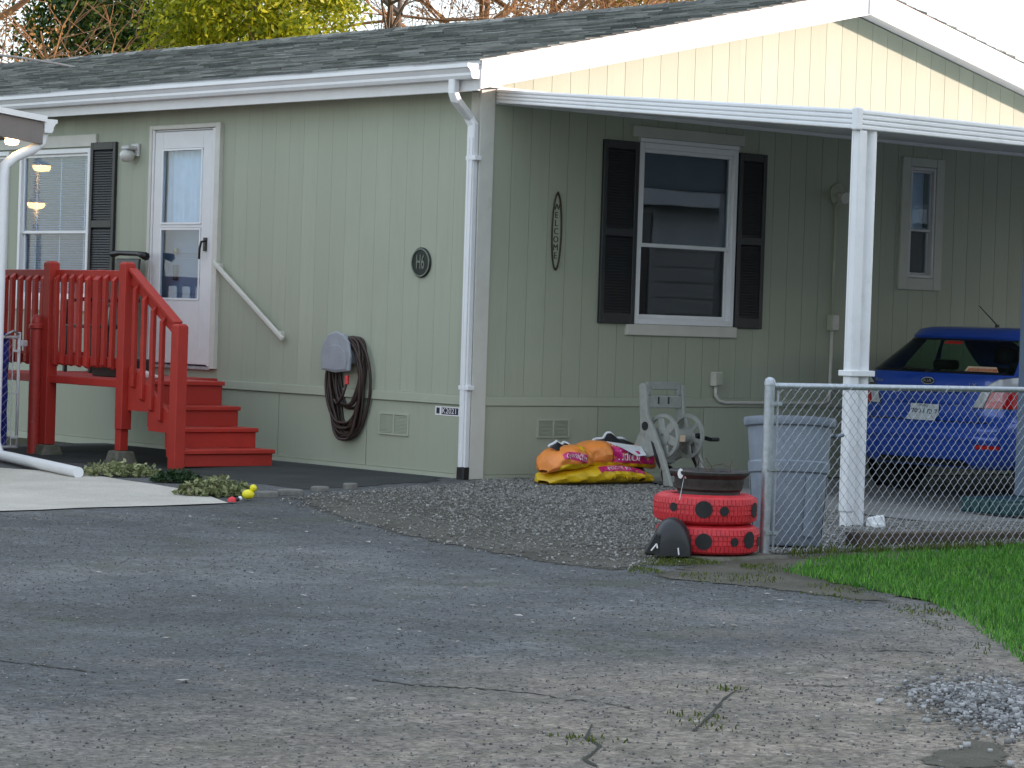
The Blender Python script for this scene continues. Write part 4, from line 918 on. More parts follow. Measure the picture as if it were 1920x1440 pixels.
for i, (px, py, w_, nm) in enumerate(((500, 932, .20, 'flat grey edging stone nearest the pale plant and toys'), (545, 927, .22, 'flat grey edging stone second from the toys'), (600, 921, .18, 'small flat edging stone between path and gravel, third from the toys'), (655, 917, .16, 'small flat edging stone between path and gravel, fourth from the toys'))):
    c = ong(px, py); r_ = random.Random(90+i); m = MB(); n = 7
    lo = [(c[0]+w_/2*cos(2*pi*k/n)*r_.uniform(.8, 1.2)*(1 if i < 2 else .8), c[1]+w_*.34*sin(2*pi*k/n)*r_.uniform(.8, 1.2), c[2]-.01) for k in range(n)]
    m.prism(lo, (0.004, .003, .045+.01*r_.random())); tag(m.build('edging_stone', 'stone_edge', bevel=.012, seg=2), nm, 'stone', 'edging stones')
def ball(name, px, r_, mat, label, cat):
    c = ong(*px); m = MB(); m.lathe([(r_*sin(pi*k/10), -r_*cos(pi*k/10)) for k in range(11)], (c[0], c[1], c[2]+r_+.012), 18, 2, False); o = m.build(name, mat, smooth=True); tag(o, label, cat); return c
c = ong(435, 944); o = thing('toy_ladybird', 'small red plastic toy at the tip of the concrete', 'toy', tuple(c))
m = MB(); m.lathe([(.034*cos(pi/2*k/6), .034*sin(pi/2*k/6)) for k in range(7)], (c[0], c[1], c[2]+.013), 16); m.build('shell', 'toy_red', o, smooth=40); m = MB(); m.lathe([(.016*sin(pi*k/6), -.016*cos(pi*k/6)) for k in range(7)], (c[0]+.028, c[1]-.024, c[2]+.03), 10, 2, False); m.build('head', 'black_plastic', o, smooth=True)
c = ong(449, 943); ball('white_pebble', (450, 942), .016, 'white_brick', 'small white pebble between the red and yellow toys', 'pebble')
c = ong(465, 939); o = thing('toy_duck', 'small yellow plastic toy beside the pale plant', 'toy', tuple(c))
m = MB(); m.lathe([(.045*sin(pi*k/8), -.035*cos(pi*k/8)) for k in range(9)], (c[0], c[1], c[2]+.045), 16, 2, False); m.build('body', 'toy_yellow', o, smooth=True)
m = MB(); m.lathe([(.026*sin(pi*k/8), -.026*cos(pi*k/8)) for k in range(9)], (c[0]+.028, c[1]-.02, c[2]+.09), 14, 2, False); m.build('head', 'toy_yellow', o, smooth=True)

# ------------------------------------------------------------------ white metal patio cover
AX0, AX1, AY = .125, 9.6, -3.83
pc_ = thing('patio_cover', 'white ribbed metal patio cover along the gable wall', 'patio cover', (4.8, -1.9, 0))
ZW, ZF = 2.965, 2.648; FH0, FH1 = .105, .137       # underside at wall / front, fascia height there
def ribbed(fnp, L, name):
    for k in range(4):
        a = k/4+.012; b = (k+1)/4-.03
        m = MB(); m.hexa([fnp(0, a, 0), fnp(1, a, 0), fnp(1, a, .05), fnp(0, a, .05), fnp(0, b, 0), fnp(1, b, 0), fnp(1, b, .05), fnp(0, b, .05)])
        m.build('fascia_rib', 'white_metal', pc_, bevel=.007, seg=2)
    m = MB(); m.hexa([fnp(0, -.0, .012), fnp(1, -.0, .012), fnp(1, -.0, .04), fnp(0, -.0, .04), fnp(0, 1, .012), fnp(1, 1, .012), fnp(1, 1, .04), fnp(0, 1, .04)]); m.build(name, 'white_metal', pc_)
ribbed(lambda t, h, d: (AX0+d, -.03+(AY+.05)*t, (ZW+h*FH0)*(1-t)+(ZF+h*FH1)*t), 3.8, 'side_fascia')
ribbed(lambda t, h, d: (AX0+.05+(AX1-AX0)*t, AY+d, ZF+h*FH1), 9.5, 'front_fascia')
MB().box(AX0-.008, AX0+.05, AY-.008, AY+.05, ZF-.006, ZF+FH1+.012).build('corner_cap', 'white_metal', pc_, bevel=.01, seg=2)
n = 31; wdt = (AX1-AX0-.06)/n; zt = lambda y, h: ZW+.02+(ZF-ZW)*(y/AY)+h
for i in range(n):
    x = AX0+.052+i*wdt; y0, y1 = -.03, AY+.052; m = MB()
    for (a, b, h0, h1) in ((x+.002, x+wdt-.03, 0, .008), (x+wdt-.03, x+wdt-.002, 0, .05)):
        m.hexa([(a, y1, zt(y1, h0)), (b, y1, zt(y1, h0)), (b, y0, zt(y0, h0)), (a, y0, zt(y0, h0)), (a, y1, zt(y1, h1)), (b, y1, zt(y1, h1)), (b, y0, zt(y0, h1)), (a, y0, zt(y0, h1))])
    m.build('roof_pan', 'white_metal', pc_)
MB().box(AX0+.01, AX1, -.028, -.004, ZW-.01, ZW+.125).build('wall_ledger', 'white_metal', pc_)
def pst(x, y, w_, z0, z1, name='post'):
    o = MB().box(x-w_/2, x+w_/2, y-w_/2, y+w_/2, z0, z1).build(name, 'white_metal', pc_, bevel=.008, seg=2)
    return o
p0 = (.20, AY+.045); zb = gz(*p0)
po = pst(p0[0], p0[1], .078, .02, ZF-.004)
for s_ in (-1, 1): MB().box(p0[0]-.042, p0[0]-.0395, p0[1]+s_*.026-.006, p0[1]+s_*.026+.006, .03, ZF-.02).build('rib', 'white_metal', po)
MB().box(p0[0]-.03, p0[0]+.03, p0[1]-.03, p0[1]+.03, zb-.02, .019).build('post_foot', 'white_metal', pc_)
p1 = (.338, AY+.06); MB().tube([(p1[0], p1[1], ZF+.03), (p1[0], p1[1], zb-.0)], .04, 14).build('downspout', 'white_metal', pc_, smooth=40)
MB().box(p0[0]-.055, p1[0]+.05, p0[1]-.055, p0[1]+.07, .955, .995).build('strap', 'white_metal', pc_, bevel=.004)
for x in (3.6, 6.6, 9.5): pst(x, AY+.045, .085, gz(x, AY)-.02, ZF-.004)
# ------------------------------------------------------------------ chain-link fence
FY = -5.22; fpost = ong(1440, 1042); FX = float(ony(1438, 880, FY)[0]); FZ = gz(FX, FY)
fe = thing('chain_link_fence', 'galvanised chain-link fence with top rail beside the lawn', 'fence', (0., FY, FZ))
MB().lathe([(.031, FZ-.05), (.031, .925)], (FX, FY, 0), 16).build('end_post', 'galvanised', fe, smooth=40)
MB().lathe([(.034, .927), (.034, .945), (.028, .965), (.012, .975), (0, .977)], (FX, FY, 0), 16).build('post_cap', 'galvanised', fe, smooth=40)
RZ = .918
MB().tube([(FX+.03, FY, RZ+.006), (1.2, FY, RZ), (4.2, FY, RZ-.004)], .019, 10).build('top_rail', 'galvanised', fe, smooth=True)
for x in (2.4, 4.2): MB().lathe([(.024, gz(x, FY)-.05), (.024, RZ-.021)], (x, FY, 0), 12).build('line_post', 'galvanised', fe, smooth=40)
MB().tube([(FX+.062, FY-.012, FZ+.03), (FX+.062, FY-.012, RZ-.02)], .007, 6).build('tension_bar', 'galvanised', fe)
for z in (.82, .43, .05): MB().box(FX-.034, FX+.075, FY-.036, FY-.032, z-.011, z+.011).build('tension_band', 'galvanised', fe); MB().box(FX+.03, FX+.05, FY-.04, FY+.03, z-.008, z+.008).build('band_bolt', 'galvanised', fe)
cm = MB(); chain(cm, lambda u, d, z: (u, FY-.012-d, z), FX+.065, 4.2, FZ+.03, RZ+.0, .0357, .0023); cm.build('wire_mesh', 'galvanised', fe, kind='stuff')
x = FX+.25
ti = MB()
while x < 4.: ti.tube([(x+.021*cos(a), FY+.024*sin(a)*1., RZ+.022*cos(a)) for a in [2*pi*k/8 for k in range(8)]], .0022, 4, closed=True); x += .45
ti.build('wire_ties', 'galvanised', fe, kind='stuff')

# ------------------------------------------------------------------ rubbish can
cc = np.array([-1.42, -4.76]); cz = gz(*cc)+.012
can = thing('rubbish_can', 'tall grey plastic rubbish can behind the wire fence', 'rubbish can', (cc[0], cc[1], cz))
def canr(z): return .205+.062*z/.80
prof = [(0, .0), (canr(0)-.01, .0), (canr(0), .015), (canr(.45), .45), (canr(.46)+.012, .46), (canr(.52)+.012, .52), (canr(.53), .53), (canr(.74), .74), (canr(.75)+.02, .75), (canr(.78)+.026, .775), (canr(.78)+.024, .80), (canr(.78)+.004, .80), (canr(.74)-.008, .74), (canr(0)-.015, .02), (0, .02)]
b = MB(); b.lathe(prof, (cc[0], cc[1], cz), 44, 2, False); b.build('body', 'can_plastic', can, smooth=35)
for a0 in (.45, 1.7, 2.9, 4.2, 5.4):
    a = a0-2.2; b = MB(); z0, z1 = .06, .44
    b.grid(lambda u, v: (cc[0]+(canr(z0+v*(z1-z0))+.006+.012*sin(pi*u))*cos(a+(u-.5)*.36), cc[1]+(canr(z0+v*(z1-z0))+.006+.012*sin(pi*u))*sin(a+(u-.5)*.36), cz+z0+v*(z1-z0)), 6, 4).build('rib', 'can_plastic', can, smooth=True)
for a in (-.35,):
    q = np.array([cc[0]+.275*cos(a), cc[1]+.275*sin(a)]); t = np.array([-sin(a), cos(a)]); n_ = np.array([cos(a), sin(a)])
    MB().tube([(*(q-t*.075), cz+.70), (*(q-t*.075+n_*.06), cz+.71), (*(q+t*.075+n_*.06), cz+.71), (*(q+t*.075), cz+.70)], .012, 8).build('handle', 'can_plastic', can, smooth=True)

can.rotation_mode = 'QUATERNION'; can.rotation_quaternion = Matrix.Rotation(radians(-6.), 3, Vector((cr[0], cr[1], 0))).to_quaternion()
# ------------------------------------------------------------------ ladybird planter: two red tyres, rim on top
tc = np.array([-2.435, -5.065]); tz = gz(*tc)+.03; TR = .302; TH = .175
def tyre(z0, off, label, spots, seed):
    t = thing('painted_tyre', label, 'tyre', (tc[0]+off[0], tc[1]+off[1], z0), 'red painted tyres'); cx, cy = tc[0]+off[0], tc[1]+off[1]
    pr = [(.185, .02), (.20, .004), (.255, .0), (.285, .012), (.298, .035), (TR, .06), (TR, TH-.06), (.298, TH-.035), (.285, TH-.012), (.255, TH), (.20, TH-.004), (.185, TH-.02), (.178, TH/2), (.185, .02)]
    m = MB(); m.lathe(pr, (cx, cy, z0), 64, 2, False); m.build('carcass', 'tyre_red', t, smooth=30)
    tr = MB(); n = 72                                   # raised tread blocks
    for k in range(n):
        for (a, b) in ((.022, .056), (.062, .085), (.091, .114), (.120, .153)):
            o_ = (.5 if .06 < a < .1 else 0); a0 = 2*pi*(k+o_)/n; a1 = a0+2*pi/n*.88
            rr = lambda z: (TR+.004 if .05 < z < TH-.05 else .299)
            q = []
            for r_off in (-.006, .003):
                for (an, z) in ((a0, a), (a1, a), (a1, b), (a0, b)): R_ = rr(z)+r_off; q.append((cx+R_*cos(an), cy+R_*sin(an), z0+z))
            tr.add(q, [(0,1,2,3),(4,5,6,7),(0,1,5,4),(1,2,6,5),(2,3,7,6),(3,0,4,7)])
    tr.build('tread', 'tyre_red', t, kind='stuff')
    va = math.atan2(CAM[1]-cy, CAM[0]-cx)
    for (px, zc, rad) in spots:                          # black painted spots on the tread, lateral place in radii
        a_ = va + math.asin(max(-.99, min(.99, px)))
        m = MB(); m.prism([(0, 0, 0)]*3, (0, 0, 0)) if False else None
        poly = [(rad*cos(2*pi*k/20), rad*sin(2*pi*k/20)) for k in range(20)]
        m.patch(poly, lambda u, v: (cx+(TR+.010)*cos(a_+u/TR), cy+(TR+.010)*sin(a_+u/TR), z0+zc+v), .02); m.build('spot', 'spot_black', t, smooth=True)
    return t
tyre(tz, (0, 0), 'lower red tyre with black spots at the foot of the fence post', [(-.06, .085, .048), (.52, .085, .026), (.80, .095, .05), (.97, .08, .03), (-.75, .09, .04)], 1)
tyre(tz+TH+.002, (-.012, .01), 'upper red tyre with black spots under the dark wheel rim', [(-.60, .10, .026), (-.03, .095, .05), (.36, .088, .028), (.93, .09, .045)], 2)
base = MB(); base.hexa([(tc[0]-.30, tc[1]-.33, gz(*tc)-.03), (tc[0]+.36, tc[1]-.36, gz(*tc)-.03), (tc[0]+.34, tc[1]+.3, gz(*tc)-.03), (tc[0]-.32, tc[1]+.3, gz(*tc)-.03), (tc[0]-.28, tc[1]-.31, tz-.002), (tc[0]+.34, tc[1]-.34, tz-.002), (tc[0]+.32, tc[1]+.28, tz-.002), (tc[0]-.30, tc[1]+.28, tz-.002)])
tag(base.build('planter_slab', 'pier_stone', bevel=.015, seg=2), 'mossy slab under the two red tyres', 'paving slab')
rim = thing('wheel_rim_planter', 'dark rusty wheel rim filled with soil standing on the red tyres', 'planter', (tc[0], tc[1], tz+2*TH))
rzb = tz+2*TH-.035
rp = [(.17, 0), (.185, .0), (.192, .012), (.186, .03), (.186, .05), (.200, .065), (.200, .085), (.206, .10), (.206, .125), (.222, .14), (.236, .150), (.240, .165), (.232, .172), (.224, .160), (.200, .145), (.19, .12), (.17, .05), (.17, 0)]
MB().lathe(rp, (tc[0], tc[1], rzb), 52, 2, False).build('rim', 'rim_metal', rim, smooth=35)
sg = MB(); sg.grid(lambda u, v: (tc[0]+.2*v*cos(2*pi*u), tc[1]+.2*v*sin(2*pi*u), rzb+.135+.015*sin(9*u*v+v*7)+.012*sin(31*u+v*19)*v+.02*(1-v)), 36, 8, True); sg.build('soil_fill', 'soil', rim, smooth=True)
for i in range(7):
    r_ = random.Random(i); a = r_.uniform(0, 6.28); q = r_.uniform(.02, .15); x_, y_ = tc[0]+q*cos(a), tc[1]+q*sin(a)
    MB().tube([(x_, y_, rzb+.13), (x_+r_.uniform(-.03, .03), y_+r_.uniform(-.03, .03), rzb+.16+r_.uniform(0, .05)), (x_+r_.uniform(-.07, .07), y_+r_.uniform(-.06, .06), rzb+.19+r_.uniform(0, .06))], .003, 5).build('dead_twig', 'timber', rim)
tg = thing('plant_marker', 'white and pink plant marker on a thin wire beside the wheel rim', 'plant marker', (tc[0]-.2, tc[1]-.1, tz+.35))
a = at(1283, 888, 16.42); b_ = at(1274, 938, 16.28); n_ = -np.array([cf[0], cf[1], 0]); rx = np.array([cr[0], cr[1], 0])
MB().tube([tuple(b_), tuple(a+np.array([0, 0, -.02]))], .002, 5).build('wire', 'galvanised', tg)
MB().prism([tuple(a+rx*(-.022+.017*cos(2*pi*k/12))+np.array([0, 0, .03*sin(2*pi*k/12)])) for k in range(12)], n_*.003).build('white_petal', 'ink_white', tg)
MB().prism([tuple(a+rx*p+np.array([0, 0, q])) for p, q in ((-.004, .018), (.046, .016), (.05, -.022), (.040, -.022), (.034, -.004), (.018, -.006), (.010, -.03), (.004, -.03))], n_*.003).build('pink_tag', 'pink_tag', tg)
hb = np.array([*(tc-np.array([cf[0], cf[1]])*.30-np.array([cr[0], cr[1]])*.225), tz]); hd_ = thing('ladybird_head', 'black rounded plastic head piece leaning on the red tyres', 'planter ornament', tuple(hb))
va = np.array([cf[0], cf[1], 0]); va /= np.linalg.norm(va); H0 = np.array([hb[0], hb[1], hb[2]+.002])
dome = MB(); dome.grid(lambda u, v: tuple(H0+rx*(.115*cos(pi*u)*(1-.12*v)+.0)+np.array([0, 0, .215*sin(pi*u)**.8*cos(v*pi/2)**.5+.0])-va*(.11*sin(v*pi/2))+va*.02), 22, 10); dome.build('shell', 'black_plastic', hd_, smooth=True)
MB().prism([tuple(H0+rx*(.118*cos(pi*k/16))+np.array([0, 0, .218*sin(pi*k/16)**.8]))for k in range(17)], va*.03).build('rim_band', 'black_plastic', hd_, bevel=.006)
MB().prism([tuple(H0+rx*p+np.array([0, 0, q])-va*.06) for p, q in ((-.10, .14), (-.165, .02), (-.16, .0), (-.06, .0), (-.07, .12))], -va*.03).build('cheek', 'black_plastic', hd_, bevel=.01)
for (p, q, p2, q2) in ((-.125, .03, -.095, .07), (-.095, .07, -.09, .045), (.035, .01, .03, .05)): MB().tube([tuple(H0+rx*p+np.array([0, 0, q])-va*.118), tuple(H0+rx*p2+np.array([0, 0, q2])-va*.122)], .0045, 6).build('white_mark', 'ink_white', hd_)

# ------------------------------------------------------------------ bags of potting soil
class Bag:
    def __init__(s, a, b, z0, h, dep, mat, label, sag=0., seed=0, yc=None):
        s.a = np.array(a, float); s.b = np.array(b, float); s.L = np.linalg.norm(s.b-s.a); s.t = (s.b-s.a)/s.L; s.n = np.array([s.t[1], -s.t[0]])
        if s.n@CAM[:2]*1. - s.n@s.a < 0: s.n = -s.n
        s.z0, s.h, s.d, s.sag, s.sd = z0, h, dep, sag, seed
        s.o = thing('soil_bag', label, 'soil bag', (*((s.a+s.b)/2), z0), 'bags of potting soil')
        m = MB(); nu, nv = 44, 28
        m.grid(lambda u, v: s.pt((u-.5)*s.L, 2*pi*v), nu, nv); m.build('sack', mat, s.o, smooth=True)
    def pt(s, x, th, off=0.):
        u = abs(2*x/s.L); e = max(0., 1-u**3.2)**.55; w_ = .35+.65*e if u < .999 else .35
        wr = .012*sin(x*38+s.sd)+.009*sin(x*71+th*3+s.sd*2)+.006*sin(x*23-th*7)+.005*sin(th*11+x*50)
        hh = s.h*(.16+.84*e)*(1+.10*sin(x*9+s.sd)); ct = np.sign(cos(th))*abs(cos(th))**.75; sn = np.sign(sin(th))*abs(sin(th))**.75
        q = (s.a+s.b)/2+s.t*x+s.n*((s.d/2*w_+wr+off)*ct)
        return (q[0], q[1], s.z0+s.sag*(2*x/s.L)**2*np.sign(-x)+hh/2+(hh/2+off)*sn)
    def front(s, x, z, off=.004):      # z: 0..1 up the front of the sack
        th = math.asin(max(-1., min(1., (2*z-1)))); return s.pt(x, th, off)
    def decal(s, poly, mat, name, off=.004):
        MB().patch(poly, lambda u, v: s.front(u, v/s.h, off), .012).build(name, mat, s.o, smooth=True)
    def text(s, body, size, x, z, mat, width, rot=0., off=.007):
        text(body, size, 'lettering', mat, s.o, lambda u, v, l: s.front(x+u*cos(rot)-v*sin(rot), (z+u*sin(rot)+v*cos(rot))/s.h, off), width=width)
bgy = -.68
def bx(px): return float(ony(px, 900, bgy)[0])
g0 = gz(.8, bgy)+.012
B1 = Bag((bx(1018), bgy), (bx(1206), bgy-.02), g0, .15, .42, 'bag_yellow', 'yellow sack of potting mix lying flat at the bottom of the pile', 0., 1)
B1.decal([(-.13, .09), (.36, .09), (.36, .128), (-.13, .128)], 'bag_magenta', 'banner'); B1.text('MOISTURE MIX', .032, .08, .109, 'ink_white', .24); B1.text('A POTTING MIX', .04, .13, .05, 'ink_brown', .30)
B1.decal([(.325+.02*cos(2*pi*k/14), .05+.018*sin(2*pi*k/14)) for k in range(14)], 'ink_brown', 'emblem')
B2 = Bag((bx(1074), bgy-.02), (bx(1216), bgy+.0), g0+.125, .20, .36, 'bag_orange', 'orange sack of potting mix with torn white flap on top of the pile', .02, 4)
B2.decal([(-.17, .062), (.30, .050), (.30, .125), (-.17, .155)], 'bag_magenta', 'banner'); B2.text('Indoor', .075, .0, .100, 'ink_white', .22); B2.text('Organics', .03, -.08, .165, 'ink_white', .2)
B2.decal([(-.34, .02), (.32, .014), (.32, .046), (-.34, .055)], 'bag_yellow', 'lower_stripe', .003)
B3 = Bag((bx(1010), bgy-.05), (bx(1083), bgy-.07), g0+.115, .175, .34, 'bag_orange', 'short orange sack with purple label at the left of the pile', -.03, 7)
B3.decal([(-.13, .105), (.10, .055), (.10, .095), (-.13, .15)], 'bag_magenta', 'banner'); B3.text('Organic Plus', .042, -.015, .101, 'ink_white', .2, -.2)
B3.decal([(-.16, .012), (.15, .012), (.15, .05), (.0, .058), (-.16, .075)], 'bag_yellow', 'lower_stripe', .003)
B3.decal([(.06+.025*cos(2*pi*k/12), .145+.025*sin(2*pi*k/12)) for k in range(12)], 'bag_yellow', 'emblem')
for (Bg, xs, sd, hh_) in ((B2, (-.20, .20), 1, .07), (B3, (-.13, .10), 2, .055)):      # torn openings: dark lining rolled back to a pale edge
    zt_ = Bg.z0+Bg.h*.86; T_ = lambda x, d, z: tuple(np.append((Bg.a+Bg.b)/2+Bg.t*x+Bg.n*d, z)); xm = (xs[0]+xs[1])/2; xl = (xs[1]-xs[0])/2
    prf = lambda t: hh_*(.35+.65*(1-abs(t)**1.6))*(1+.35*sin(t*7+sd*2)*(1-abs(t)))
    MB().grid(lambda u, v: T_(xm+xl*(2*u-1), .06-.10*v+.012*sin(u*13), zt_+prf(2*u-1)*sin(v*pi*.5)), 20, 6).build('torn_lining', 'black_plastic', Bg.o, smooth=True)
    MB().tube([T_(xm+xl*t, -.045+.01*sin(t*11), zt_+prf(t)+.004) for t in [k/10-1 for k in range(21)]], .011, 6).build('torn_edge', 'bag_white', Bg.o, smooth=True)
mm = MB(); q = lambda x, z, d: tuple(np.append((B2.a+B2.b)/2+B2.t*x+B2.n*d, B2.z0+z))
mm.add([q(-.17, .205, .10), q(.18, .165, .13), q(.16, .10, .215), q(.06, .095, .215), q(-.10, .165, .19)], [(0, 1, 2, 3, 4)]); mm.prism([q(-.17, .205, .10), q(.18, .165, .13), q(.16, .10, .215), q(.06, .095, .215), q(-.10, .165, .19)], (0, 0, .003)); mm.build('torn_flap', 'bag_white', B2.o)

# ------------------------------------------------------------------ hose reel cart
ry = -.93; r0 = float(ony(1222, 800, ry)[0]); rw = .40; gzr = gz(r0, ry)+.012
reel = thing('hose_reel_cart', 'empty grey plastic hose reel cart leaning by the gable wall', 'hose reel', (r0+rw/2, ry, gzr))
def frame_side(x, tk):
    # (y towards wall positive, z)
    out = [(-.24, 0), (-.15, 0), (-.13, .12), (-.07, .24), (.10, .20), (.22, .14), (.26, .17), (.20, .30), (.135, .42), (.165, .78), (.13, .80), (.085, .78), (.06, .55), (-.03, .42), (-.12, .26), (-.185, .12)]
    return MB().prism([(x, ry+a, gzr+b) for a, b in out], (tk, 0, 0))
for x in (r0, r0+rw): frame_side(x, .035).build('side_frame', 'reel_plastic', reel, bevel=.008, seg=2)
MB().lathe([(0, 0), (.035, 0), (.035, .006), (0, .006)], (r0-.005, ry+.075, gzr+.46), 14, 0).build('pivot_hole', 'black_plastic', reel)
for x in (r0-.0035, r0+rw-.0035): MB().prism([(x, ry+a, gzr+b) for a, b in ((-.03, .33), (.0, .35), (-.06, .20), (-.11, .13), (-.115, .16))], (-.003 if x < r0 else .0, 0, 0) if x < r0 else (.003, 0, 0)).build('slot', 'black_plastic', reel)
hn = MB()
for (za, zb_) in ((.745, .805), (.60, .70)):
    hn.box(r0+.035, r0+rw, ry+.095 if za > .7 else ry+.085, ry+.13 if za > .7 else ry+.12, gzr+za, gzr+zb_)
for xx in (r0+.035, r0+rw-.04): hn.box(xx, xx+.04, ry+.09, ry+.125, gzr+.70, gzr+.755)
hn.build('handle', 'reel_plastic', reel, bevel=.008, seg=2)
MB().tube([(r0+.08, ry+.112, gzr+.785), (r0+rw/2, ry+.112, gzr+.80), (r0+rw-.05, ry+.112, gzr+.785)], .012, 8).build('grip', 'reel_plastic', reel, smooth=True)
for xx in (.14, .25): MB().box(r0+xx, r0+xx+.014, ry+.081, ry+.0845, gzr+.635, gzr+.69).build('handle_slot', 'black_plastic', reel)
ac = np.array([0, ry-.045, gzr+.385])
for i, xx in enumerate((r0+.075, r0+rw-.055)):
    R_ = .178; m = MB(); m.lathe([(R_-.028, 0), (R_, 0), (R_, .022), (R_-.028, .022), (R_-.028, 0)], (xx, ac[1], ac[2]), 36, 0, False); ring = m.build('reel_disc', 'reel_plastic', reel, smooth=35)
    for k in range(6):
        a = 2*pi*k/6+.3; MB().bar((xx+.011, ac[1]+.05*cos(a), ac[2]+.05*sin(a)), (xx+.011, ac[1]+(R_-.02)*cos(a), ac[2]+(R_-.02)*sin(a)), .035 if i else .07, .012, (1, 0, 0)).build('spoke', 'reel_plastic', ring, bevel=.004)
    MB().lathe([(.02, 0), (.075, 0), (.075, .02), (.02, .02), (.02, 0)], (xx+.001, ac[1], ac[2]), 20, 0, False).build('hub', 'reel_plastic', ring, smooth=35)
MB().lathe([(.055, 0), (.055, rw-.14)], (r0+.09, ac[1], ac[2]), 20, 0).build('drum', 'reel_plastic', reel, smooth=40)
MB().prism([(r0+.20, ac[1]-.057, ac[2]-.04), (r0+.27, ac[1]-.057, ac[2]-.04), (r0+.27, ac[1]-.057, ac[2]+.01), (r0+.20, ac[1]-.057, ac[2]+.01)], (0, -.003, 0)).build('yellow_sticker', 'card_cream', reel)
MB().lathe([(0, 0), (.022, 0), (.022, .06), (0, .06)], (r0+rw+.03, ac[1], ac[2]), 12, 0).build('axle', 'black_plastic', reel)
ck = MB(); ck.bar((r0+rw+.075, ac[1], ac[2]), (r0+rw+.075, ac[1]-.14, ac[2]-.02), .022, .03); ck.tube([(r0+rw+.075, ac[1]-.14, ac[2]-.02), (r0+rw+.16, ac[1]-.14, ac[2]-.02)], .016, 8); ck.build('crank', 'black_plastic', reel)
MB().box(r0+.035, r0+rw, ry-.19, ry-.16, gzr+.03, gzr+.08).build('cross_bar', 'reel_plastic', reel, bevel=.006); MB().box(r0+.035, r0+rw, ry+.12, ry+.21, gzr+.16, gzr+.19).build('tray', 'reel_plastic', reel, bevel=.006)
for xx in (r0+.04, r0+rw-.035): MB().lathe([(0, 0), (.06, 0), (.07, .006), (.07, .024), (.06, .03), (0, .03)], (xx, ry+.19, gzr+.07), 20, 0).build('wheel', 'black_plastic', reel, smooth=35)

# ------------------------------------------------------------------ small things behind the fence
ty = -4.92
tb = MB(); tx0 = float(ony(1598, 1020, ty)[0]); zt0 = gz(tx0, ty)
tb.hexa([(tx0, ty-.07, zt0-.02), (3.9, ty-.05, gz(3.9, ty)-.02), (3.9, ty+.09, gz(3.9, ty)-.02), (tx0+.01, ty+.07, zt0-.02), (tx0, ty-.068, zt0+.105), (3.9, ty-.05, gz(3.9, ty)+.11), (3.9, ty+.09, gz(3.9, ty)+.11), (tx0, ty+.07, zt0+.10)])
tag(tb.build('edging_timber', 'timber', bevel=.012, seg=2), 'long weathered timber edging the gravel behind the wire fence', 'timber')
wb = onz(1643, 988, gz(.35, -3.9)+.01); o = thing('white_block', 'small broken white block lying beside the patio cover post', 'block', tuple(wb))
m = MB(); m.hexa([(wb[0]-.07, wb[1]-.03, wb[2]), (wb[0]+.05, wb[1]-.05, wb[2]), (wb[0]+.06, wb[1]+.05, wb[2]), (wb[0]-.05, wb[1]+.06, wb[2]), (wb[0]-.06, wb[1]-.02, wb[2]+.07), (wb[0]+.05, wb[1]-.03, wb[2]+.085), (wb[0]+.05, wb[1]+.04, wb[2]+.08), (wb[0]-.05, wb[1]+.05, wb[2]+.06)]); m.build('chunk', 'white_brick', o, bevel=.008)
m = MB(); m.box(wb[0]-.085, wb[0]-.02, wb[1]-.075, wb[1]-.035, wb[2], wb[2]+.03); m.build('shard', 'white_brick', o, bevel=.005)
TRY = -3.05; tx = float(ony(1852, 945, TRY)[0]); tzz = gz(tx, TRY)+.022
tr_ = thing('teal_tray', 'dark teal ribbed plastic tray on the carport floor at the right edge', 'tray', (tx+.6, TRY, tzz))
for i in range(5): MB().box(tx+.0+i*.006, tx+1.3, TRY-.2+i*.1, TRY-.11+i*.1, tzz+.002, tzz+.10+.012*(i % 2)).build('rib', 'teal_plastic', tr_, bevel=.015, seg=2)
MB().box(tx+.02, tx+1.28, TRY-.18, TRY+.28, tzz+.09, tzz+.118).build('deck', 'teal_plastic', tr_, bevel=.006)
cxl = float(ony(1901, 922, TRY+.22)[0]); cab = thing('storage_cabinet', 'tall plain blue-grey panel cabinet at the right edge of the picture', 'cabinet', (cxl+.4, TRY, tzz+.12))
ctop = 2.25
MB().hexa([(cxl, TRY-.12, tzz+.122), (cxl+.7, TRY-.12, tzz+.122), (cxl+.7, TRY+.22, tzz+.122), (cxl, TRY+.22, tzz+.122), (cxl, TRY-.12, ctop), (cxl+.7, TRY-.12, ctop), (cxl+.7, TRY+.22, ctop), (cxl, TRY+.22, ctop)]).build('carcass', 'cabinet_blue', cab, bevel=.006)
MB().box(cxl+.012, cxl+.345, TRY-.138, TRY-.121, tzz+.135, ctop-.015).build('door', 'cabinet_blue', cab, bevel=.004); MB().box(cxl+.355, cxl+.688, TRY-.138, TRY-.121, tzz+.135, ctop-.015).build('door', 'cabinet_blue', cab, bevel=.004)

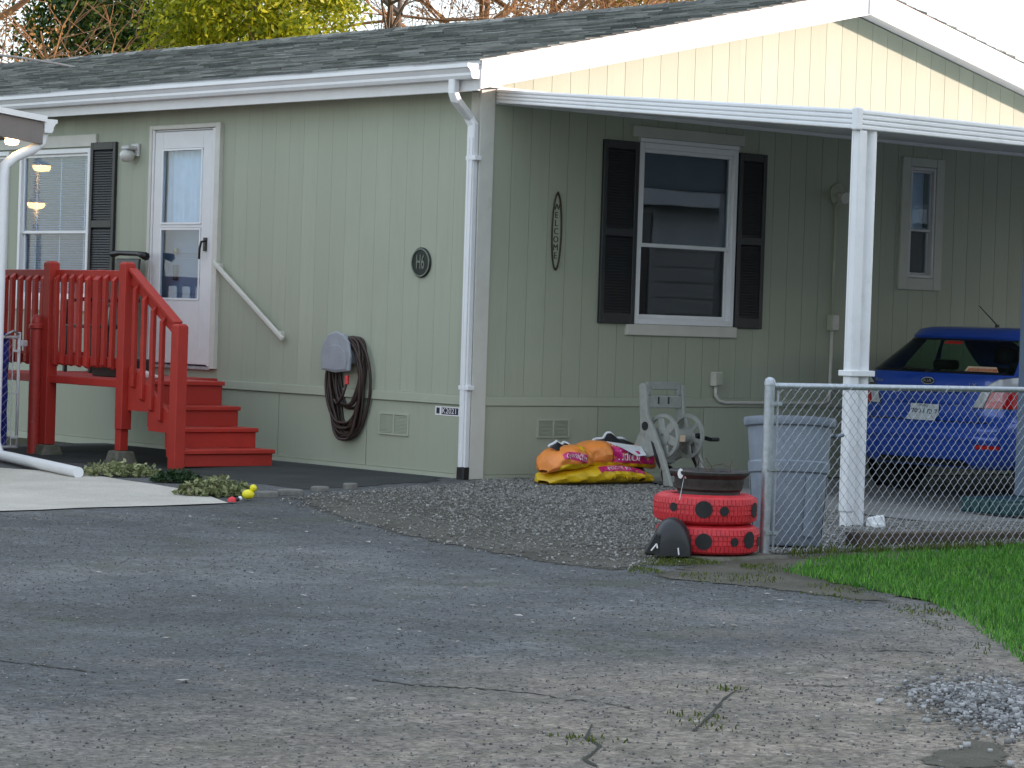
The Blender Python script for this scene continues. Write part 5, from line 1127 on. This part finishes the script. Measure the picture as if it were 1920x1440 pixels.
# ------------------------------------------------------------------ blue hatchback
XR, YC = 3.80, -1.31; ZG = gz(5., -1.3)+.024
KZ = [.27, .31, .37, .49, .59, .635, .66, .685, .85, 1.025, 1.055, 1.15, 1.26, 1.345, 1.365, 1.42, 1.445, 1.455]
KR = [.12, .06, .03, .00, .00, .015, .05, .085, .105, .125, .145, .255, .385, .475, .46, .50, .60, .80]
KH = [.74, .79, .825, .85, .855, .855, .855, .852, .845, .82, .805, .755, .695, .645, .635, .60, .55, .40]
KF = [3.85, 3.9, 3.95, 3.98, 3.98, 3.97, 3.96, 3.95, 3.7, 3.05, 2.95, 2.6, 2.25, 2.02, 1.97, 1.85, 1.75, 1.5]
ip = lambda z, K: float(np.interp(z, KZ, K))
def rearx(y, z):
    h = ip(z, KH); rr = min(.24, h*.6); bow = .05*(y/h)**2; e = (abs(y)-(h-rr))/rr
    return ip(z, KR)+bow+(rr*(1-sqrt(max(0., 1-min(e, 1.)**2))) if e > 0 else 0.)
def cw(lx, ly, lz): return (XR+lx, YC+ly, ZG+lz)
def contour(z):
    h = ip(z, KH); rr = min(.24, h*.6); xf = ip(z, KF); pts = []
    ys = [h*.0]+[(h-rr)*k/10 for k in range(1, 11)]+[(h-rr)+rr*sin(pi/2*k/8) for k in range(1, 9)]
    pts = [(rearx(-y, z), -y) for y in ys]                      # rear centre -> right rear corner
    x0 = pts[-1][0]; rf = .4; xs_ = [x0+(xf-rf-x0)*k/24 for k in range(1, 25)]; pts += [(x, -h-.012*sin(pi*min(1, max(0, (x-x0)/(xf-x0))))) for x in xs_]
    pts += [(xf-rf+rf*sin(pi/2*k/6), -(h-.25)-.25*cos(pi/2*k/6)) for k in range(1, 7)]; pts += [(xf, -(h-.25)*(1-k/5)) for k in range(1, 6)]
    L = [(x, -y) for x, y in pts[1:-1]][::-1]; return pts+L
LZ = sorted({*KZ, *np.linspace(.27, .635, 9), *np.linspace(.685, 1.025, 8), *np.linspace(1.055, 1.345, 10)})
CT = [contour(z) for z in LZ]; NC = len(CT[0])
car = thing('blue_hatchback', 'blue hatchback parked nose-in under the patio cover behind the wire fence', 'car', (XR+2, YC, ZG))
groups = {}
for i in range(len(LZ)-1):
    zc = (LZ[i]+LZ[i+1])/2
    for k in range(NC):
        k2 = (k+1) % NC; q = [(CT[i][k], LZ[i]), (CT[i][k2], LZ[i]), (CT[i+1][k2], LZ[i+1]), (CT[i+1][k], LZ[i+1])]
        mx = sum(p[0][0] for p in q)/4; my = sum(p[0][1] for p in q)/4; h = ip(zc, KH); g = 'body'
        if zc < .65 and mx < .62: g = 'rear_bumper'
        kk_ = min(k, NC-1-k) if k else 0
        if 1.055 < zc < 1.345:
            if abs(my) < h*.955 and mx < ip(zc, KR)+.18: g = 'rear_window'
            elif 21 <= kk_ <= 25: g = 'side_window_rear_'+('l' if my > 0 else 'r')
            elif 27 <= kk_ <= 33: g = 'side_window_front_'+('l' if my > 0 else 'r')
            elif abs(my) < h*.88 and mx > ip(zc, KF)-.35: g = 'windscreen'
        groups.setdefault(g, []).append([cw(p[0][0], p[0][1], p[1]) for p in q])
for g, qs in groups.items():
    m = MB(); ix = {}
    for q in qs:
        f_ = []
        for p in q:
            kk = tuple(round(c_, 5) for c_ in p)
            if kk not in ix: ix[kk] = len(m.v); m.v.append(kk)
            f_.append(ix[kk])
        f_ = list(dict.fromkeys(f_))
        if len(f_) > 2: m.f.append(tuple(f_[::-1]))
    if g == 'body':
        n0 = len(m.v); m.v += [cw(p[0], p[1], LZ[-1]) for p in CT[-1]]; m.f.append(tuple(range(n0, n0+NC)))
        n0 = len(m.v); m.v += [cw(p[0], p[1], LZ[0]) for p in CT[0]]; m.f.append(tuple(range(n0, n0+NC)))
    nm = 'side_window' if g.startswith('side') else g
    m.build(nm, 'car_glass' if ('window' in g or g == 'windscreen') else 'car_blue', car, smooth=50)
def decal(poly, mat, name, off=.006, step=.03, par=None):
    return MB().patch(poly, lambda u, v: cw(rearx(u, v)-off, u, v), step).build(name, mat, par or car, smooth=True)
# seams and reliefs on the tailgate
for nm, poly in (('seam', [(-.70, .652), (.70, .652), (.70, .66), (-.70, .66)]), ('seam', [(-.60, .66), (-.592, .66), (-.50, .78), (-.508, .78)]), ('seam', [(.60, .66), (.592, .66), (.50, .78), (.508, .78)])): decal(poly, 'car_glass_trim', nm, .002, .05)
rec = [(-.40, .70), (.40, .70), (.36, .885), (-.36, .885)]
MB().patch([(-.40, .80), (.40, .80), (.40, .815), (-.40, .815)], lambda u, v: cw(rearx(u, v)-.022+.9*(v-.80), u, v), .04).build('plate_ledge', 'car_blue', car, smooth=True)
MB().grid(lambda u, v: cw(rearx((u-.5)*.86, .90)-.004-.026*sin(pi*v), (u-.5)*.86, .885+v*.03), 20, 6).build('tailgate_handle', 'car_blue', car, smooth=True)
# bumper mouldings
MB().grid(lambda u, v: cw(rearx((u-.5)*1.56, .53)-.004-.02*sin(pi*v), (u-.5)*1.56, .50+v*.09-.03*abs(2*u-1)**2), 40, 6).build('bumper_moulding', 'car_blue', car, smooth=True)
decal([(-.52, .285), (.52, .285), (.45, .34), (-.45, .34)], 'car_glass_trim', 'diffuser', .006)
for s_ in (-1, 1):
    L = lambda pts: [(s_*a, b+(.118 if b > .5 else .10)) for a, b in pts]
    tl_ = decal(L([(.50, .655), (.57, .80), (.62, .855), (.70, .905), (.835, .945), (.845, .655)]), 'lens_dark', 'tail_light', .004)
    decal(L([(.61, .832), (.70, .893), (.832, .932), (.838, .822)]), 'lens_clear', 'clear_lens', .016, .03, tl_)
    decal(L([(.51, .664), (.575, .808), (.66, .808), (.605, .664)]), 'lens_clear', 'reverse_lens', .016, .03, tl_)
    decal(L([(.615, .664), (.67, .808), (.84, .812), (.842, .664)]), 'lens_red', 'brake_lens', .016, .03, tl_)
    decal(L([(.68, .715), (.70, .800), (.78, .800), (.77, .70), (.73, .73)]), 'lens_pink', 'signal_lens', .021, .02, tl_)
    decal(L([(.60, .34), (.78, .34), (.78, .375), (.60, .375)]), 'lens_red', 'reflector', .006)
decal([(-.10, 1.30), (.10, 1.30), (.09, 1.325), (-.09, 1.325)], 'lens_red', 'brake_lamp', .010)
# band of black print round the rear glass
for poly in ([(-.72, 1.057), (.72, 1.057), (.71, 1.075), (-.71, 1.075)],): decal(poly, 'car_glass_trim', 'glass_border', .003)
decal([(-.58, 1.33), (.58, 1.33), (.575, 1.345), (-.575, 1.345)], 'car_glass_trim', 'glass_border', .003)
# plate, badges, sticker, wiper
PL = decal([(-.155, .655), (.155, .655), (.155, .79), (-.155, .79)], 'plate', 'number_plate', .014, .06)
tx_ = lambda x0, z0, off: (lambda u, v, l: cw(rearx(x0-u, z0+v)-off, x0-u, z0+v))
text('792', .085, 'lettering', 'ink_navy', PL, tx_(.085, .715, .018), width=.115); text('GLZ', .085, 'lettering', 'ink_navy', PL, tx_(-.09, .715, .018), width=.11)
decal([(-.018, .675), (.018, .675), (.010, .71), (.013, .71), (0, .765), (-.013, .71), (-.010, .71)], 'plate_green', 'tree_mark', .017, .02, PL)
text('OREGON', .026, 'lettering', 'ink_navy', PL, tx_(0, .776, .018), width=.11)
BD = decal([(.062*cos(2*pi*k/24)*1.15, .985+.031*sin(2*pi*k/24)) for k in range(24)], 'chrome', 'badge', .010, .02)
decal([(.062*cos(2*pi*k/24), .985+.024*sin(2*pi*k/24)) for k in range(24)], 'black_plastic', 'badge_field', .012, .02, BD); text('KIA', .036, 'lettering', 'chrome', BD, tx_(0, .985, .015), width=.085)
text('LX', .04, 'trim_lettering', 'chrome', car, tx_(-.47, .965, .006), width=.075); text('Rio', .04, 'trim_lettering', 'chrome', car, tx_(.56, .975, .006), width=.08)
sk = decal([(-.34, 1.078), (-.66, 1.078), (-.61, 1.12), (-.34, 1.12)], 'card_cream', 'window_card', .008); decal([(-.365, 1.081), (-.65, 1.081), (-.63, 1.104), (-.365, 1.104)], 'card_orange', 'card_stripe', .010, .03, sk)
text('USA SERVICE', .02, 'lettering', 'card_cream', sk, tx_(-.50, 1.092, .012), width=.22)
MB().tube([cw(rearx(0, 1.06)-.012, .05, 1.06), cw(rearx(0, 1.08)-.022, -.02, 1.075), cw(rearx(.2, 1.09)-.02, .32, 1.09)], .008, 6).build('wiper', 'black_plastic', car)
MB().tube([cw(.85, -.12, 1.452), cw(.85, -.12, 1.475)], .02, 10).build('antenna_base', 'black_plastic', car); MB().tube([cw(.85, -.12, 1.47), cw(.70, -.04, 1.63)], .005, 6, scale=[1.3, .8]).build('antenna', 'black_plastic', car)
decal([(-.33+.013*cos(2*pi*k/12), .80+.013*sin(2*pi*k/12)) for k in range(12)], 'chrome', 'lock', .006, .02)
# cabin
MB().box(XR+.35, XR+3.0, YC-.76, YC+.76, ZG+.3, ZG+1.0).build('cabin_tub', 'seat_cloth', car)
for yy in (-.42, 0, .42): MB().box(XR+.78, XR+.90, YC+yy-.19, YC+yy+.19, ZG+1.0, ZG+1.06).build('rear_seat_back', 'seat_cloth', car, bevel=.03, seg=2)
for yy in (-.38, .38): MB().box(XR+1.55, XR+1.70, YC+yy-.22, YC+yy+.22, ZG+.8, ZG+1.10).build('front_seat_back', 'seat_cloth', car, bevel=.04, seg=2); MB().box(XR+1.56, XR+1.66, YC+yy-.13, YC+yy+.13, ZG+1.13, ZG+1.28).build('headrest', 'seat_cloth', car, bevel=.04, seg=2)
for yy in (-.42, .42): MB().box(XR+.80, XR+.88, YC+yy-.13, YC+yy+.13, ZG+1.07, ZG+1.16).build('headrest', 'seat_cloth', car, bevel=.03, seg=2)
for lx in (.70, 3.18):
    for s_ in (-1, 1):
        y = YC+s_*.76; a = MB(); pr = [(.0, -.09), (.20, -.09), (.27, -.085), (.295, -.06), (.30, 0), (.295, .06), (.27, .085), (.20, .09), (.0, .09)]
        wh = MB().lathe(pr, (XR+lx, y, ZG+.30), 30, 1, False).build('wheel', 'rubber', car, smooth=35)
        MB().lathe([(0, s_*.088), (.19, s_*.096), (.20, s_*.085)], (XR+lx, y, ZG+.30), 24, 1, False).build('hubcap', 'alloy', wh, smooth=35)
        MB().lathe([(0, 0), (.345, 0), (.345, .004), (0, .004)], (XR+lx, YC+s_*.8575-(.004 if s_ > 0 else 0), ZG+.31), 30, 1).build('wheel_arch', 'car_glass_trim', car)
for s_ in (-1, 1): MB().lathe([(.10*sin(pi*k/8), -.07*cos(pi*k/8)) for k in range(9)], (XR+2.45, YC+s_*.93, ZG+.98), 14, 1, False).build('wing_mirror', 'car_blue', car, smooth=True)

# ------------------------------------------------------------------ trees beyond the house
def leaf_mass(name, C0, R3, n, leaf, asp, mat, parent, clusters, seed, droop=.2, holes=0.):
    r_ = np.random.default_rng(seed); R3 = np.array(R3)
    d = r_.normal(0, 1, (clusters, 3)); d /= np.linalg.norm(d, axis=1)[:, None]; q = r_.uniform(.25, 1., clusters)**.5
    K = np.array(C0)+d*q[:, None]*R3; ci = r_.integers(0, clusters, n); cr3 = R3.mean()*.22*r_.uniform(.6, 1.3, clusters)
    B = K[ci]+r_.normal(0, .5, (n, 3))*cr3[ci][:, None]
    D = r_.normal(0, 1, (n, 3)); D[:, 2] -= droop; D /= np.linalg.norm(D, axis=1)[:, None]; S_ = np.cross(D, r_.normal(0, 1, (n, 3))); S_ /= np.linalg.norm(S_, axis=1)[:, None]
    L = (leaf*r_.uniform(.6, 1.3, n))[:, None]; V = np.zeros((n, 4, 3)); V[:, 0] = B; V[:, 1] = B+D*L*.45+S_*L*asp; V[:, 2] = B+D*L; V[:, 3] = B+D*L*.45-S_*L*asp
    return raw(name, V.reshape(-1, 3), np.arange(4*n).reshape(-1, 4), mat, parent), K
def branches(m, p, d, L, r, depth, rr, up=.15, minr=.006, kids=(2, 4), spread=.7):
    n = 4; pts = [np.array(p)]; dd = np.array(d, float)
    for i in range(n):
        dd = dd+np.array([rr.gauss(0, .13), rr.gauss(0, .13), rr.gauss(0, .1)+up*.25]); dd /= np.linalg.norm(dd); pts.append(pts[-1]+dd*L/n)
    m.tube(pts, r, 5 if r > .03 else 3, caps=False, scale=[1-.12*i for i in range(n+1)])
    if depth == 0: return
    for k in range(rr.randint(*kids)):
        t = rr.uniform(.35, 1.); q = pts[0]+(pts[-1]-pts[0])*0; i = min(n-1, int(t*n)); q = pts[i]+(pts[i+1]-pts[i])*(t*n-i)
        nd = dd+np.array([rr.gauss(0, spread), rr.gauss(0, spread), rr.gauss(0, spread*.6)]); nd /= np.linalg.norm(nd)
        branches(m, q, nd, L*rr.uniform(.5, .78), max(minr, r*.55), depth-1, rr, up, minr, kids, spread)
def ground_at(px, t): q = at(px, 600, t); return np.array([q[0], q[1], gz(q[0], q[1])])
def broadleaf(px, t, label, R3, zc, n, leaf, mat, seed, bark='bark_grey', clusters=150, asp=.2):
    b = ground_at(px, t); o = thing('evergreen_tree', label, 'tree', tuple(b)); rr = random.Random(seed)
    m = MB(); m.tube([tuple(b-(0, 0, .1)), tuple(b+(.05, .05, zc*.5)), tuple(b+(0., .1, zc*1.2))], .13, 8, scale=[1.2, .9, .5]); m.build('trunk', bark, o, smooth=True)
    lm = MB()
    for k in range(9): branches(lm, b+(0, 0, zc*.45+k*.28), (cos(k*2.4), sin(k*2.4), .45), R3[0]*.8, .05, 2, rr, .1, .008)
    lm.build('limbs', 'bark_warm', o); leaf_mass('crown', b+(0, 0, zc), R3, n, leaf, asp, mat, o, clusters, seed); return o
broadleaf(468, 44, 'dense sunlit yellow-green evergreen tree behind the roof', (1.65, 1.65, 2.6), 5.6, 42000, .12, 'leaf_laurel', 21, clusters=260)
broadleaf(225, 48, 'darker looser evergreen tree left of the sunlit one, behind the roof', (1.75, 1.75, 2.7), 6.2, 42000, .13, 'leaf_dark', 22, clusters=230)
broadleaf(1230, 56, 'golden leafed tree peeping over the roof slope near the gable', (2.5, 2.5, 2.6), 6.0, 36000, .12, 'leaf_gold', 23, 'bark_warm', 220)
def bare(px, t, label, h, seed, bark, leaves=0, spread=.7, depth=4, kids=(2, 4), n0=6, lm='leaf_brown'):
    b = ground_at(px, t); o = thing('bare_tree', label, 'tree', tuple(b)); rr = random.Random(seed)
    m = MB(); m.tube([tuple(b-(0, 0, .1)), tuple(b+(.1, .0, h*.3)), tuple(b+(.0, .15, h*.62)), tuple(b+(.1, .1, h))], (.11), 8, scale=[1.2, .9, .6, .2]); m.build('trunk', bark, o, smooth=True)
    lb = MB()
    for k in range(n0):
        a = rr.uniform(0, 6.28); branches(lb, b+(.02, .05, h*(.3+.6*k/n0)), (cos(a), sin(a), .5), h*.34, .055, depth, rr, .2, .0075, kids, spread)
    lb.build('branches', bark, o)
    if leaves: leaf_mass('withered_leaves', b+(0, 0, h*.72), (1.5, 1.5, h*.3), leaves, .07, .3, lm, o, 80, seed)
    return o
bare(-45, 41, 'bare tree with orange lit twigs at the far left', 8.5, 31, 'bark_warm', 2600, .75, 4, (2, 4), 9)
bare(735, 47, 'thin bare tree with sky showing through, behind the middle of the roof', 8.0, 32, 'bark_grey', 90, .6, 3, (2, 3), 6)
bare(900, 50, 'twiggy grey-brown tree behind the roof, left of the golden tree', 9.0, 33, 'bark_warm', 5000, .8, 4, (3, 4), 14)
bare(1020, 53, 'second twiggy brown tree behind the roof, next to the golden tree', 9.0, 34, 'bark_warm', 6000, .8, 4, (3, 4), 12)
cbp = [at(-200, 78, 33.), at(-60, 96, 32.6), at(30, 107, 32.2), at(105, 119, 31.8), at(160, 130, 31.4)]
cb_ = MB().tube([tuple(q) for q in cbp], .014, 6).build('service_cable', 'cable'); tag(cb_, 'thin overhead cable running down to the roof at the upper left', 'cable')

# ------------------------------------------------------------------ houses shading the yard: one mirrored in the dark window, one added unseen
def neighbour(x0, x1, y0, y1, ze, zr_, label, mat, wins):
    o = thing('neighbour_house', label, 'house', ((x0+x1)/2, (y0+y1)/2, -.1)); ym = (y0+y1)/2
    m = MB(); m.prism([(x0, y0, -.15), (x0, y1, -.15), (x0, y1, ze), (x0, ym, zr_-.12), (x0, y0, ze)], (x1-x0, 0, 0)); m.build('wall', mat, o)
    k = 0
    z = .25
    while z < ze-.1:        # lap siding on the side that faces the yard
        MB().hexa([(x0, y1+.002, z), (x1, y1+.002, z), (x1, y1+.022, z), (x0, y1+.022, z), (x0, y1+.002, z+.19), (x1, y1+.002, z+.19), (x1, y1+.006, z+.19), (x0, y1+.006, z+.19)]).build('lap_board', mat, o); z += .192
    sl_ = (zr_-ze)/((y1-y0)/2)
    for s_ in (1, -1):
        ye = ym+s_*((y1-y0)/2+.35); zz = zr_-sl_*((y1-y0)/2+.35)
        MB().prism([(x0-.3, ye, zz-.1), (x0-.3, ym, zr_-.1), (x0-.3, ym, zr_), (x0-.3, ye, zz)], (x1-x0+.6, 0, 0)).build('roof', 'shingle', o)
        MB().box(x0-.3, x1+.3, ye+(.002 if s_ > 0 else -.03), ye+(.03 if s_ > 0 else -.002), zz-.16, zz+.02).build('fascia', 'white_paint', o)
    for (u0, u1, a, b) in wins:
        w_ = MB(); w_.box(u0-.08, u1+.08, y1+.024, y1+.05, a-.08, a); w_.box(u0-.08, u1+.08, y1+.024, y1+.05, b, b+.08); w_.box(u0-.08, u0, y1+.024, y1+.05, a, b); w_.box(u1, u1+.08, y1+.024, y1+.05, a, b); wn = w_.build('window', 'white_vinyl', o)
        MB().box(u0, u1, y1+.024, y1+.03, a, b).build('pane', 'lens_dark', wn)
neighbour(1.5, 30., -14.2, -7.6, 3.0, 4.42, 'white lap-sided neighbouring house mirrored in the dark gable window', 'white_paint', [(5.2, 6.4, 1.2, 2.6), (8.2, 9.2, 1.3, 2.6), (13, 14.5, 1.2, 2.6)])
neighbour(-15., 32., -28., -21.5, 3.0, 4.5, 'unseen pale lap-sided house added behind the viewer to shade the yard', 'beige_wall', [(-6, -4.5, 1.2, 2.6), (2, 3.5, 1.2, 2.6)])  # added out of view to keep low sun off the ground near the camera
